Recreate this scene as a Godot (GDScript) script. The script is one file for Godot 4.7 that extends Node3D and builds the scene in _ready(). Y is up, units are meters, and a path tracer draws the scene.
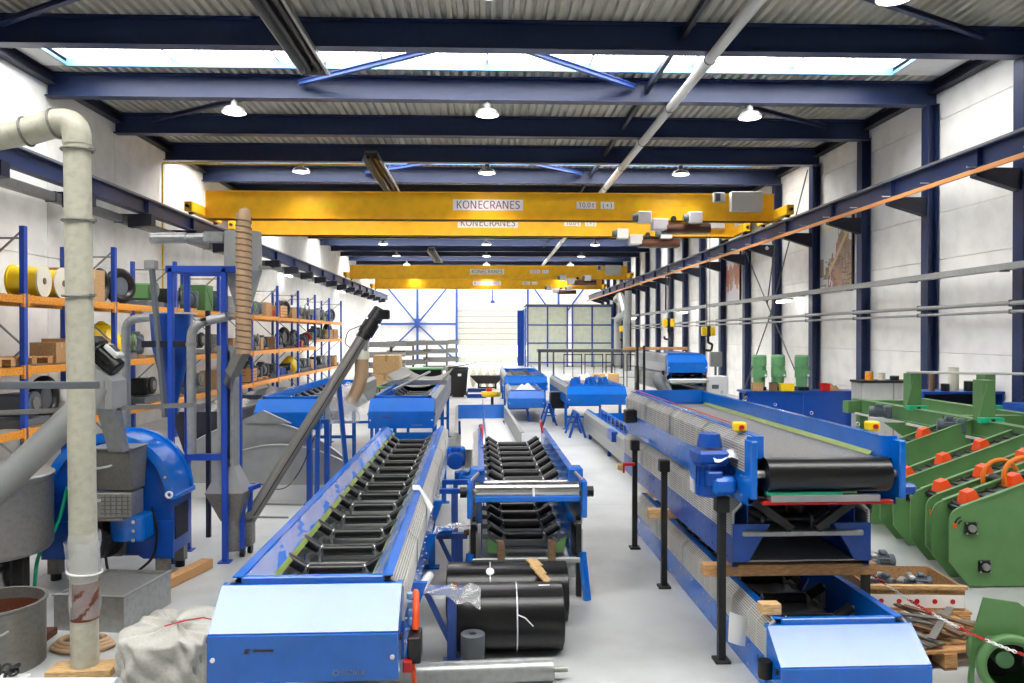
extends Node3D
# A long crane hall full of conveyor machinery. x to the right, y up, the hall runs along -z.

class MB:
	var v := PackedVector3Array()
	var n := PackedVector3Array()
	func tri(a: Vector3, b: Vector3, c: Vector3, na: Vector3, nb: Vector3, nc: Vector3) -> void:
		if (b - a).cross(c - a).dot(na + nb + nc) > 0.0:
			v.append(a); v.append(c); v.append(b)
			n.append(na); n.append(nc); n.append(nb)
		else:
			v.append(a); v.append(b); v.append(c)
			n.append(na); n.append(nb); n.append(nc)
	func quad(a: Vector3, b: Vector3, c: Vector3, d: Vector3, out: Vector3) -> MB:
		var m := (b - a).cross(c - a)
		if m.length_squared() < 1e-14: m = (c - a).cross(d - a)
		m = m.normalized()
		if m.dot(out) < 0.0: m = -m
		tri(a, b, c, m, m, m); tri(a, c, d, m, m, m)
		return self
	func hexa(p: Array) -> MB:   # 8 corners: bottom ring 0-3, top ring 4-7
		var c := Vector3.ZERO
		for q in p: c += q / 8.0
		for f in [[0,1,2,3],[4,5,6,7],[0,1,5,4],[1,2,6,5],[2,3,7,6],[3,0,4,7]]:
			var m: Vector3 = (p[f[0]] + p[f[1]] + p[f[2]] + p[f[3]]) / 4.0
			quad(p[f[0]], p[f[1]], p[f[2]], p[f[3]], m - c)
		return self
	func box(c: Vector3, s: Vector3, b := Basis()) -> MB:
		var h := s / 2.0
		var p := []
		for y in [-h.y, h.y]:
			for q in [[-1,-1],[1,-1],[1,1],[-1,1]]:
				p.append(c + b * Vector3(q[0] * h.x, y, q[1] * h.z))
		return hexa(p)
	func cbox(c: Vector3, s: Vector3, e: float, b := Basis()) -> MB:   # box with chamfered edges
		var h := s / 2.0
		var k := Vector3(h.x - e, h.y - e, h.z - e)
		for ax in 3:
			var i := (ax + 1) % 3
			var j := (ax + 2) % 3
			for sg in [-1.0, 1.0]:
				var q := []
				for w in [[-1,-1],[1,-1],[1,1],[-1,1]]:
					var p := Vector3()
					p[ax] = h[ax] * sg; p[i] = k[i] * w[0]; p[j] = k[j] * w[1]
					q.append(c + b * p)
				var o := Vector3(); o[ax] = sg
				quad(q[0], q[1], q[2], q[3], b * o)
			for si in [-1.0, 1.0]:
				for sj in [-1.0, 1.0]:
					var q2 := []
					for w in [[-1, 0], [1, 0], [1, 1], [-1, 1]]:
						var p := Vector3()
						p[ax] = k[ax] * w[0]
						p[i] = (h[i] if w[1] == 0 else k[i]) * si
						p[j] = (k[j] if w[1] == 0 else h[j]) * sj
						q2.append(c + b * p)
					var o2 := Vector3(); o2[i] = si; o2[j] = sj
					quad(q2[0], q2[1], q2[2], q2[3], b * o2)
		for sx in [-1.0, 1.0]:
			for sy in [-1.0, 1.0]:
				for sz in [-1.0, 1.0]:
					var o3 := (b * Vector3(sx, sy, sz)).normalized()
					tri(c + b * Vector3(h.x * sx, k.y * sy, k.z * sz), c + b * Vector3(k.x * sx, h.y * sy, k.z * sz), c + b * Vector3(k.x * sx, k.y * sy, h.z * sz), o3, o3, o3)
		return self
	static func frame(d: Vector3, up := Vector3.UP) -> Basis:   # z along d
		var z := d.normalized()
		if absf(z.dot(up)) > 0.999: up = Vector3.RIGHT
		var x := up.cross(z).normalized()
		return Basis(x, z.cross(x), z)
	func bar(a: Vector3, c: Vector3, w: float, h: float, up := Vector3.UP) -> MB:
		return box((a + c) / 2.0, Vector3(w, h, (c - a).length()), frame(c - a, up))
	func ibeam(a: Vector3, c: Vector3, w: float, h: float, tf: float, tw: float, up := Vector3.UP) -> MB:
		var b := frame(c - a, up)
		var m := (a + c) / 2.0
		var l := (c - a).length()
		box(m + b.y * (h / 2 - tf / 2), Vector3(w, tf, l), b)
		box(m - b.y * (h / 2 - tf / 2), Vector3(w, tf, l), b)
		return box(m, Vector3(tw, h - 2 * tf, l), b)
	func tube(a: Vector3, c: Vector3, r: float, r2 := -1.0, seg := 12, caps := true) -> MB:
		if r2 < 0: r2 = r
		var b := frame(c - a)
		var sl := (r - r2) / maxf((c - a).length(), 1e-6)
		for i in seg:
			var t0 := TAU * i / seg
			var t1 := TAU * (i + 1) / seg
			var d0 := b.x * cos(t0) + b.y * sin(t0)
			var d1 := b.x * cos(t1) + b.y * sin(t1)
			var n0 := (d0 + b.z * sl).normalized()
			var n1 := (d1 + b.z * sl).normalized()
			tri(a + d0 * r, a + d1 * r, c + d1 * r2, n0, n1, n1)
			tri(a + d0 * r, c + d1 * r2, c + d0 * r2, n0, n1, n0)
			if caps:
				if r > 0: tri(a, a + d0 * r, a + d1 * r, -b.z, -b.z, -b.z)
				if r2 > 0: tri(c, c + d0 * r2, c + d1 * r2, b.z, b.z, b.z)
		return self
	func pipe(pts: Array, r, seg := 10, caps := true) -> MB:   # r: one radius or one per point
		var rings := []
		var nr := []
		var b := frame(pts[1] - pts[0])
		for k in pts.size():
			var d: Vector3
			if k == 0: d = pts[1] - pts[0]
			elif k == pts.size() - 1: d = pts[k] - pts[k - 1]
			else: d = (pts[k] - pts[k - 1]).normalized() + (pts[k + 1] - pts[k]).normalized()
			d = d.normalized()
			var x := (b.x - d * b.x.dot(d)).normalized()
			b = Basis(x, d.cross(x), d)
			var rr: float = r[k] if r is Array else r
			var a := []
			var w := []
			for i in seg:
				var t := TAU * i / seg
				var o := b.x * cos(t) + b.y * sin(t)
				a.append(pts[k] + o * rr); w.append(o)
			rings.append(a); nr.append(w)
			if caps and (k == 0 or k == pts.size() - 1):
				var o2 := d if k else -d
				for i in seg: tri(pts[k], a[i], a[(i + 1) % seg], o2, o2, o2)
		for k in pts.size() - 1:
			for i in seg:
				var j := (i + 1) % seg
				tri(rings[k][i], rings[k][j], rings[k + 1][j], nr[k][i], nr[k][j], nr[k + 1][j])
				tri(rings[k][i], rings[k + 1][j], rings[k + 1][i], nr[k][i], nr[k + 1][j], nr[k + 1][i])
		return self
	func lathe(prof: Array, seg := 16, xf := Transform3D(), inside := false) -> MB:   # prof: Vector2(radius, height), flat shaded along the profile
		for k in prof.size() - 1:
			var p: Vector2 = prof[k]
			var q: Vector2 = prof[k + 1]
			var e := q - p
			var nn := Vector2(e.y, -e.x).normalized()
			if inside: nn = -nn
			for i in seg:
				var t0 := TAU * i / seg
				var t1 := TAU * (i + 1) / seg
				var d0 := Vector3(cos(t0), 0, sin(t0))
				var d1 := Vector3(cos(t1), 0, sin(t1))
				var n0 := xf.basis * (d0 * nn.x + Vector3.UP * nn.y)
				var n1 := xf.basis * (d1 * nn.x + Vector3.UP * nn.y)
				var a := xf * (d0 * p.x + Vector3.UP * p.y)
				var b := xf * (d1 * p.x + Vector3.UP * p.y)
				var c := xf * (d1 * q.x + Vector3.UP * q.y)
				var d := xf * (d0 * q.x + Vector3.UP * q.y)
				if p.x > 1e-5: tri(a, b, c, n0, n1, n1)
				if q.x > 1e-5: tri(a, c, d, n0, n1, n0)
		return self
	func prism(poly: PackedVector2Array, depth: float, xf := Transform3D()) -> MB:   # outline in xy, from z 0 to -depth
		var ix := Geometry2D.triangulate_polygon(poly)
		var f := xf.basis.z.normalized()
		for k in range(0, ix.size(), 3):
			var q := []
			for j in 3: q.append(Vector3(poly[ix[k + j]].x, poly[ix[k + j]].y, 0))
			tri(xf * q[0], xf * q[1], xf * q[2], f, f, f)
			var dz := Vector3(0, 0, -depth)
			tri(xf * (q[0] + dz), xf * (q[1] + dz), xf * (q[2] + dz), -f, -f, -f)
		var cw := Geometry2D.is_polygon_clockwise(poly)
		for i in poly.size():
			var a := poly[i]
			var b := poly[(i + 1) % poly.size()]
			var o := Vector2(b.y - a.y, a.x - b.x)
			if cw: o = -o
			quad(xf * Vector3(a.x, a.y, 0), xf * Vector3(b.x, b.y, 0), xf * Vector3(b.x, b.y, -depth), xf * Vector3(a.x, a.y, -depth), xf.basis * Vector3(o.x, o.y, 0))
		return self
	func ball(c: Vector3, r: Vector3, seg := 12, rows := 8) -> MB:
		for j in rows:
			for i in seg:
				var q := []
				for w in [[i, j], [i + 1, j], [i + 1, j + 1], [i, j + 1]]:
					var t: float = TAU * w[0] / seg
					var p: float = PI * w[1] / rows
					q.append(Vector3(sin(p) * cos(t), cos(p), sin(p) * sin(t)))
				tri(c + q[0] * r, c + q[1] * r, c + q[2] * r, q[0], q[1], q[2])
				tri(c + q[0] * r, c + q[2] * r, c + q[3] * r, q[0], q[2], q[3])
		return self
	func ring(c: Vector3, ax: Vector3, ra: float, rt: float, seg := 20, st := 8, a0 := 0.0, a1 := TAU) -> MB:   # torus or an arc of one
		var b := frame(ax)
		var pts := []
		for i in seg + 1:
			var t := lerpf(a0, a1, float(i) / seg)
			pts.append(c + (b.x * cos(t) + b.y * sin(t)) * ra)
		return pipe(pts, rt, st, a1 - a0 < TAU - 0.01)
	func sheet(fn: Callable, nu: int, nv: int) -> MB:   # smooth surface from fn(u, v)
		var g := []
		for j in nv + 1:
			var row := []
			for i in nu + 1: row.append(fn.call(float(i) / nu, float(j) / nv))
			g.append(row)
		var gn := []
		for j in nv + 1:
			var row := []
			for i in nu + 1:
				var du: Vector3 = g[j][mini(i + 1, nu)] - g[j][maxi(i - 1, 0)]
				var dv: Vector3 = g[mini(j + 1, nv)][i] - g[maxi(j - 1, 0)][i]
				row.append(dv.cross(du).normalized())
			gn.append(row)
		for j in nv:
			for i in nu:
				tri(g[j][i], g[j][i + 1], g[j + 1][i + 1], gn[j][i], gn[j][i + 1], gn[j + 1][i + 1])
				tri(g[j][i], g[j + 1][i + 1], g[j + 1][i], gn[j][i], gn[j + 1][i + 1], gn[j + 1][i])
		return self
	func mesh() -> ArrayMesh:
		var arr := []
		arr.resize(Mesh.ARRAY_MAX)
		arr[Mesh.ARRAY_VERTEX] = v
		arr[Mesh.ARRAY_NORMAL] = n
		var m := ArrayMesh.new()
		m.add_surface_from_arrays(Mesh.PRIMITIVE_TRIANGLES, arr)
		return m

var M := {}
var taken := {}
var keep := {}
var rng := RandomNumberGenerator.new()
const ORD := ["first", "second", "third", "fourth", "fifth", "sixth", "seventh", "eighth", "ninth", "tenth", "eleventh", "twelfth", "thirteenth", "fourteenth", "fifteenth", "sixteenth", "seventeenth", "eighteenth", "nineteenth", "twentieth", "twenty-first", "twenty-second", "twenty-third", "twenty-fourth", "twenty-fifth", "twenty-sixth"]

func V(x: float, y: float, z: float) -> Vector3: return Vector3(x, y, z)
func T(x: float, y: float, z: float, ry := 0.0) -> Transform3D: return Transform3D(Basis(Vector3.UP, deg_to_rad(ry)), Vector3(x, y, z))
func numbered(called: String) -> String:
	var k: int = taken.get(called, -1) + 1
	taken[called] = k
	return called if k == 0 else "%s_%03d" % [called, k]
func tag(o: Node3D, label: String, category := "", group := "", kind := "") -> Node3D:
	o.set_meta("label", label)
	if category: o.set_meta("category", category)
	if group: o.set_meta("group", group)
	if kind: o.set_meta("kind", kind)
	return o
func thing(called: String, label: String, category: String, at := Vector3.ZERO, turn := 0.0, group := "") -> Node3D:
	var o := Node3D.new()
	o.name = numbered(called)
	add_child(o)
	o.position = at
	o.rotation_degrees.y = turn
	tag(o, label, category, group)
	return o
func mi(called: String, m, mat: Material, xf := Transform3D()) -> MeshInstance3D:
	var o := MeshInstance3D.new()
	o.name = called
	o.mesh = m.mesh() if m is MB else m
	o.material_override = mat
	o.transform = xf
	return o
func part(p: Node3D, called: String, m, mat: Material, xf := Transform3D()) -> MeshInstance3D:
	var o := mi(called, m, mat, xf)
	p.add_child(o, true)
	return o
func solo(called: String, label: String, category: String, m, mat: Material, xf := Transform3D(), group := "") -> MeshInstance3D:
	var o := mi(numbered(called), m, mat, xf)
	add_child(o)
	tag(o, label, category, group)
	return o
func structure(called: String, label: String, m = null, mat: Material = null) -> Node3D:
	var o: Node3D = Node3D.new() if m == null else mi(called, m, mat)
	o.name = numbered(called)
	add_child(o)
	o.set_meta("label", label)
	o.set_meta("kind", "structure")
	return o
func shared(key: String, make: Callable) -> ArrayMesh:
	if not keep.has(key): keep[key] = make.call().mesh()
	return keep[key]
func bend(pts: Array, rad: float, k := 6) -> Array:   # round the corners of a polyline
	var out := [pts[0]]
	for i in range(1, pts.size() - 1):
		var p: Vector3 = pts[i]
		var a: Vector3 = p + (pts[i - 1] - p).normalized() * rad
		var c: Vector3 = p + (pts[i + 1] - p).normalized() * rad
		for j in k + 1:
			var t := float(j) / k
			out.append(a.lerp(p, t).lerp(p.lerp(c, t), t))
	out.append(pts[-1])
	return out
func noise_tex(freq: float, ramp: Array, sd: int, oct := 4, size := 512, normal := 0.0) -> NoiseTexture2D:
	var f := FastNoiseLite.new()
	f.seed = sd; f.frequency = freq; f.fractal_octaves = oct; f.noise_type = FastNoiseLite.TYPE_SIMPLEX_SMOOTH
	var t := NoiseTexture2D.new()
	t.width = size; t.height = size; t.seamless = true; t.noise = f
	if normal > 0:
		t.as_normal_map = true; t.bump_strength = normal
	else:
		var g := Gradient.new()
		g.offsets = PackedFloat32Array(ramp[0]); g.colors = PackedColorArray(ramp[1])
		t.color_ramp = g
	return t
func mat(called: String, c: Color, rough := 0.5, metal := 0.0, tex: Texture2D = null, scale := 1.0) -> StandardMaterial3D:
	var m := StandardMaterial3D.new()
	m.albedo_color = c; m.roughness = rough; m.metallic = metal
	if tex:
		m.albedo_texture = tex
		m.uv1_triplanar = true; m.uv1_world_triplanar = true
		m.uv1_scale = Vector3.ONE * scale
	M[called] = m
	return m
func glow(called: String, c: Color, e: float) -> StandardMaterial3D:
	var m := mat(called, c, 0.5)
	m.emission_enabled = true; m.emission = c; m.emission_energy_multiplier = e
	return m
func grey(x: float) -> Color: return Color(x, x, x)

func materials() -> void:
	var W := Color.WHITE
	var mottle := noise_tex(0.012, [[0.25, 0.5, 0.75], [grey(.955), grey(.985), W]], 3)
	var grime := noise_tex(0.02, [[0.2, 0.45, 0.8], [Color(.92, .915, .90), Color(.97, .97, .96), W]], 11, 5)
	var fine := noise_tex(0.08, [[0.2, 0.5, 0.8], [grey(.8), grey(.95), W]], 21, 4)
	var streak := noise_tex(0.03, [[0.3, 0.5, 0.7], [Color(.86, .82, .76), Color(.95, .93, .90), W]], 31, 5)
	mat("floor", Color(.74, .75, .745), .34, 0, noise_tex(0.006, [[0.2, 0.4, 0.55, 0.8], [Color(.90, .90, .895), Color(.95, .95, .95), Color(.98, .98, .98), W]], 5, 6, 1024), .13)
	mat("joint", Color(.66, .67, .665), .6)
	mat("wall", Color(.95, .945, .925), .6, 0, mottle, .2)
	mat("wall_gap", Color(.6, .6, .58), .8)
	mat("deck", Color(.76, .75, .70), .55, 0, mottle, .3)
	mat("slab", Color(.5, .5, .5), .9)
	mat("kerb", Color(.42, .64, .85), .4)
	mat("navy", Color(.12, .185, .34), .42, 0, mottle, .4)
	mat("dark_navy", Color(.07, .09, .17), .5)
	mat("steel_blue", Color(.20, .33, .62), .42)
	mat("blue", Color(.01, .41, .80), .2, 0, mottle, .5).metallic_specular = .62
	mat("deep_blue", Color(.02, .28, .64), .28, 0, mottle, .6)
	mat("rack_blue", Color(.10, .27, .66), .4)
	mat("yellow", Color(1.0, .76, .11), .4, 0, mottle, .3)
	mat("orange_beam", Color(.92, .60, .16), .45, 0, fine, .5)
	mat("signal_yellow", Color(.95, .80, .05), .4)
	mat("orange", Color(.93, .31, .07), .45)
	mat("red", Color(.75, .06, .06), .4)
	mat("green", Color(.36, .53, .32), .42, 0, mottle, .5)
	mat("motor_green", Color(.40, .62, .42), .4)
	mat("turquoise", Color(.10, .70, .52), .5)
	mat("black", Color(.035, .035, .04), .42)
	mat("dark", Color(.09, .09, .095), .55)
	mat("rubber", Color(.075, .075, .08), .30, 0, fine, 1.5)
	mat("belt", Color(.47, .465, .455), .45, 0, fine, .8)
	mat("galv", Color(.66, .67, .67), .38, .65, grime, 1.2)
	mat("zinc", Color(.60, .61, .60), .45, .35, mottle, .9)
	mat("chrome", Color(.78, .78, .78), .18, .95)
	mat("steel", Color(.68, .675, .66), .32, .6, grime, 1.6)
	mat("dull_steel", Color(.52, .515, .50), .42, .4, grime, 2.0)
	mat("grey_paint", Color(.56, .565, .555), .45, 0, mottle, .8)
	mat("grey_plate", Color(.60, .605, .60), .4, 0, mottle, .5)
	mat("ring_orange", Color(.90, .48, .12), .45)
	mat("mid_grey", Color(.36, .38, .40), .5)
	mat("motor_grey", Color(.33, .37, .41), .45)
	mat("light_grey", Color(.80, .80, .79), .5)
	mat("cream_pipe", Color(.74, .73, .66), .42, 0, grime, 1.3)
	mat("rust", Color(.45, .24, .15), .8, 0, streak, 3.0)
	mat("hose", Color(.70, .58, .45), .6)
	mat("hose_rib", Color(.50, .40, .31), .6)
	mat("wood", Color(.80, .62, .42), .7, 0, streak, 2.0)
	M["wood"].uv1_scale = Vector3(.7, 5, 5)
	mat("pale_wood", Color(.86, .72, .52), .7, 0, streak, 2.5)
	M["pale_wood"].uv1_scale = Vector3(.7, 5, 5)
	mat("old_wood", Color(.50, .40, .31), .8, 0, streak, 2.5)
	M["old_wood"].uv1_scale = Vector3(.7, 5, 5)
	mat("card", Color(.74, .58, .40), .8, 0, fine, .6)
	mat("white", Color(.92, .92, .92), .5)
	mat("paper", Color(.93, .93, .92), .8)
	mat("ivory", Color(.86, .84, .76), .5)
	mat("brown", Color(.36, .20, .12), .6)
	mat("leaf_green", Color(.48, .56, .22), .4)
	mat("pale_blue", Color(.55, .70, .88), .4)
	mat("guard_back", Color(.62, .61, .56), .5, 0, mottle, .8)
	mat("glass_green", Color(.84, .87, .80), .3, 0, mottle, .3)
	mat("plate_ink", Color(.55, .22, .22), .6)
	mat("logo_ink", Color(.42, .50, .60), .6)
	mat("dark_ink", Color(.12, .14, .2), .6)
	mat("screw_grey", Color(.50, .49, .47), .4, .15, mottle, .8)
	mat("seal", Color(.45, .46, .46), .6)
	mat("door", Color(.78, .78, .73), .5, 0, mottle, .3)
	mat("conduct", Color(.86, .58, .34), .5)
	var f := mat("film", Color(.90, .91, .92, .24), .2)
	f.transparency = BaseMaterial3D.TRANSPARENCY_ALPHA
	var g := mat("pane", Color(.93, .96, 1, .10), .05)
	g.transparency = BaseMaterial3D.TRANSPARENCY_ALPHA
	mat("wrap", Color(.76, .75, .72), .38, 0, grime, 3.0)
	glow("lamp", Color(.98, .94, 1.0), 4.0)
	glow("tube_lamp", Color(1, 1, 1), 3.0)

const WL := -9.6      # inner face of the wall on the left
const WR := 10.26     # inner face of the wall on the right
const ZB := -70.0     # far wall
const ZF := 7.0       # wall behind the camera
const DECK := 8.22    # underside of the roof deck
func beam_z(i: int) -> float: return -14.15 - 3.08 * (i - 1)   # beam 1 is the first one in view

func _ready() -> void:
	rng.seed = 7
	var cam := Camera3D.new()
	cam.name = "camera"
	cam.position = V(0, 2.5, 0)
	cam.rotation = Vector3(deg_to_rad(-0.484), deg_to_rad(-1.934), 0)
	cam.fov = 47.83
	cam.near = 0.05; cam.far = 300
	add_child(cam)
	cam.current = true
	var env := Environment.new()
	env.background_mode = Environment.BG_SKY
	var sm := ProceduralSkyMaterial.new()
	sm.sky_top_color = Color(1.0, .995, .985); sm.sky_horizon_color = Color(1.0, .995, .98)
	sm.ground_bottom_color = Color(.80, .80, .78); sm.ground_horizon_color = Color(.94, .95, .96)
	sm.energy_multiplier = SKY_E
	sm.sun_angle_max = 0.0
	var sky := Sky.new()
	sky.sky_material = sm
	env.sky = sky
	env.ambient_light_source = Environment.AMBIENT_SOURCE_DISABLED
	env.tonemap_mode = Environment.TONE_MAPPER_LINEAR
	env.tonemap_exposure = EXPOSE
	env.sdfgi_enabled = true; env.ssao_enabled = true; env.ssil_enabled = true
	var we := WorldEnvironment.new()
	we.name = "environment"
	we.environment = env
	add_child(we)
	materials()
	hall()
	cranes()
	lamps()
	wall_services()
	far_end()
	conveyors()
	left_machines()
	racks()
	right_side()
	middle_things()

const SKY_E := 9.0
const EXPOSE := 2.1
const LAMP_E := 3.0

func hall() -> void:
	var fl := structure("floor", "light grey polished concrete floor of the hall")
	# slabs with narrow saw-cut joints
	var xs := [WL - .3, -4.6, 6.2, WR + .3]
	var zs := [ZF + .2]
	while zs[-1] > ZB: zs.append(zs[-1] - 6.16)
	for i in xs.size() - 1:
		for j in zs.size() - 1:
			part(fl, "slab", MB.new().box(V((xs[i] + xs[i + 1]) / 2, -.1, (zs[j] + zs[j + 1]) / 2), V(xs[i + 1] - xs[i] - .005, .2, zs[j] - zs[j + 1] - .005)), M.floor)
	part(fl, "joint_bed", MB.new().box(V((WL + WR) / 2, -.16, (ZF + ZB) / 2), V(WR - WL + .6, .3, ZF - ZB + .6)), M.joint)
	# walls of separate insulated panels in front of a backing
	var wr := structure("wall_right", "white panelled wall along the right side behind the blue columns")
	part(wr, "backing", MB.new().box(V(WR + .17, 4.2, (ZF + ZB) / 2), V(.2, 9.2, ZF - ZB + .6)), M.wall_gap)
	var z := ZF
	while z > ZB:
		var l := minf(6.16, z - ZB)
		for r in 8:
			part(wr, "panel", shared("wrp%.2f" % l, func(): return MB.new().cbox(Vector3.ZERO, V(.1, 1.042, l - .012), .006)), M.wall, T(WR + .05, .525 + r * 1.05, z - l / 2))
		z -= 6.16
	var wl := structure("wall_left", "white panelled wall along the left side behind the racks")
	part(wl, "backing", MB.new().box(V(WL - .17, 4.2, (ZF + ZB) / 2), V(.2, 9.2, ZF - ZB + .6)), M.wall_gap)
	z = beam_z(1) + 3.08 * 7
	while z > ZB:
		var l := minf(3.08, z - ZB)
		for r in 2:
			part(wl, "panel", shared("wlp%.2f" % l, func(): return MB.new().cbox(Vector3.ZERO, V(.1, 4.19, l - .014), .007)), M.wall, T(WL - .05, 2.1 + r * 4.2, z - l / 2))
		z -= 3.08
	var wf := structure("wall_front", "white wall behind the viewpoint")
	part(wf, "backing", MB.new().box(V((WL + WR) / 2, 4.2, ZF + .3), V(WR - WL + .8, 9.2, .2)), M.wall)
	# ceiling of trapezoid deck sheets, open at every third bay for a rooflight
	var ce := structure("ceiling", "ribbed grey metal roof deck")
	var deck := func(l: float) -> MB:
		var mb := MB.new()
		var x := WL - .1
		while x < WR + .1:
			for s in [[0.0, 0.0, .09, 0.0], [.09, 0.0, .115, .075], [.115, .075, .175, .075], [.175, .075, .20, 0.0]]:
				mb.quad(V(x + s[0], s[1], l / 2), V(x + s[2], s[3], l / 2), V(x + s[2], s[3], -l / 2), V(x + s[0], s[1], -l / 2), Vector3.DOWN)
			x += .2
		return mb
	for i in range(-6, 19):
		var z0 := beam_z(i)
		var z1 := maxf(beam_z(i + 1), ZB - .2)
		if i == -6: z0 = ZF + .3
		var spans := [[z0, z1]]
		if i == -3 or i == 18 or (i > 0 and i % 3 == 1):
			spans = [[z0, z0 - .40], [z0 - 2.55, z1]]
			skylight(z0 - .40, z0 - 2.55)
			for sx in [[WL - .2, -8.9], [8.95, WR + .2]]:
				part(ce, "soffit_panel", MB.new().box(V((sx[0] + sx[1]) / 2, DECK + .01, z0 - 1.475), V(sx[1] - sx[0], .02, 2.15)), M.wall)
				part(ce, "roof_slab", MB.new().box(V((sx[0] + sx[1]) / 2, DECK + .16, z0 - 1.475), V(sx[1] - sx[0], .16, 2.15)), M.slab)
		for s in spans:
			var l: float = s[0] - s[1]
			part(ce, "deck_sheet", shared("deck%.2f" % l, func(): return deck.call(l)), M.deck, T(0, DECK, (s[0] + s[1]) / 2))
			part(ce, "roof_slab", MB.new().box(V((WL + WR) / 2, DECK + .16, (s[0] + s[1]) / 2), V(WR - WL + .8, .16, l)), M.slab)
	# steel frames
	for i in range(-5, 19):
		var bz := beam_z(i)
		var seen := i >= 1
		var lab := "%s navy steel roof beam spanning the hall, counted from the front" % ORD[i - 1] if seen else "navy steel roof beam above and behind the viewpoint"
		var b := solo("roof_beam", lab, "roof beam", MB.new().ibeam(V(WL + .02, DECK - .26, bz), V(WR - .02, DECK - .26, bz), .28, .52, .024, .014), M.navy, Transform3D(), "roof beams")
		var cl := "%s navy column against the right wall, counted from the front" % ORD[i - 1] if seen else "navy column against the right wall beside the viewpoint"
		var c := thing("wall_column", cl, "column", V(10.1, 0, bz), 0, "wall columns")
		part(c, "shaft", shared("col", func(): return MB.new().ibeam(V(0, 0, 0), V(0, DECK - .54, 0), .28, .24, .022, .014, Vector3.RIGHT)), M.navy)
		part(c, "base_plate", shared("colb", func(): return MB.new().box(V(0, .012, 0), V(.3, .024, .34))), M.navy)
		part(c, "crane_bracket", shared("colbr", func(): return MB.new().prism(PackedVector2Array([Vector2(-.1, 0), Vector2(-.98, 0), Vector2(-.98, -.16), Vector2(-.12, -.42)]), .2, T(0, 5.62, .1))), M.dark_navy)
	for s in [[WR - .12, "right"], [WL + .12, "left"]]:
		structure("trim_1" if s[1] == "right" else "trim_2", "dark navy edge beam under the roof along the %s wall" % s[1], MB.new().ibeam(V(s[0], DECK - .13, ZF), V(s[0], DECK - .13, ZB), .22, .24, .02, .012), M.dark_navy)
	# thin roof bracing between the beams
	var pairs := [[1, -4.1, 0.0], [1, 3.3, 0.0], [4, -4.1, 0.0], [4, 3.3, 0.0], [2, -8.6, -4.4], [2, 9.0, 4.6], [0, -8.6, -4.0], [0, 9.2, 4.0]]
	for q in pairs:
		var a := V(q[1], DECK - .20, beam_z(q[0] + 1) + .16)
		var c := V(q[2], DECK - .20, beam_z(q[0]) - .16)
		solo("roof_brace", "slim navy roof brace running from %s roof beam %s" % [ORD[maxi(q[0], 0)] if q[0] > 0 else "above-frame", "outwards at the left" if q[1] < 0 else "outwards at the right"], "roof brace", MB.new().ibeam(a, c, .10, .10, .01, .008), M.navy if q[0] != 1 and q[0] != 4 else M.steel_blue, Transform3D(), "roof braces")
	for i in range(0, 12):
		solo("roof_tie", "short dark tie between two roof beams in %s bay from the front" % ORD[i], "roof tie", MB.new().bar(V(3.6, DECK - .24, beam_z(i) - .02), V(3.6, DECK - .24, beam_z(i + 1) + .02), .09, .12), M.dark_navy, Transform3D(), "roof ties")

func skylight(z0: float, z1: float) -> void:
	var k := structure("window_1", "long rooflight strip across the roof bay at %d metres" % int(absf(z0)))
	var y := DECK
	var xa := -8.9
	var xb := 8.95
	var h := .15
	for s in [z0 + .03, z1 - .03]: part(k, "kerb", MB.new().box(V((xa + xb) / 2, y + h / 2, s), V(xb - xa + .12, h, .06)), M.kerb)
	for s in [xa - .03, xb + .03]: part(k, "kerb", MB.new().box(V(s, y + h / 2, (z0 + z1) / 2), V(.06, h, z0 - z1)), M.kerb)
	for j in 8:
		var x0 := lerpf(xa, xb, j / 8.0)
		var x1 := lerpf(xa, xb, (j + 1) / 8.0)
		part(k, "pane", MB.new().box(V((x0 + x1) / 2, y + h + .01, (z0 + z1) / 2), V(x1 - x0 - .03, .012, z0 - z1 + .08)), M.pane)
		if j: part(k, "glazing_bar", MB.new().box(V(x0, y + h + .02, (z0 + z1) / 2), V(.04, .05, z0 - z1 + .08)), M.light_grey)

func lettering(p: Node3D, called: String, text: String, size: float, m: Material, xf: Transform3D) -> MeshInstance3D:
	var t := TextMesh.new()
	var f := SystemFont.new()
	f.font_names = PackedStringArray(["Droid Sans"])
	t.font = f; t.text = text; t.font_size = 32; t.pixel_size = size / 32.0; t.depth = .004; t.curve_step = 3.0
	return part(p, called, t, m, xf)

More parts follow.
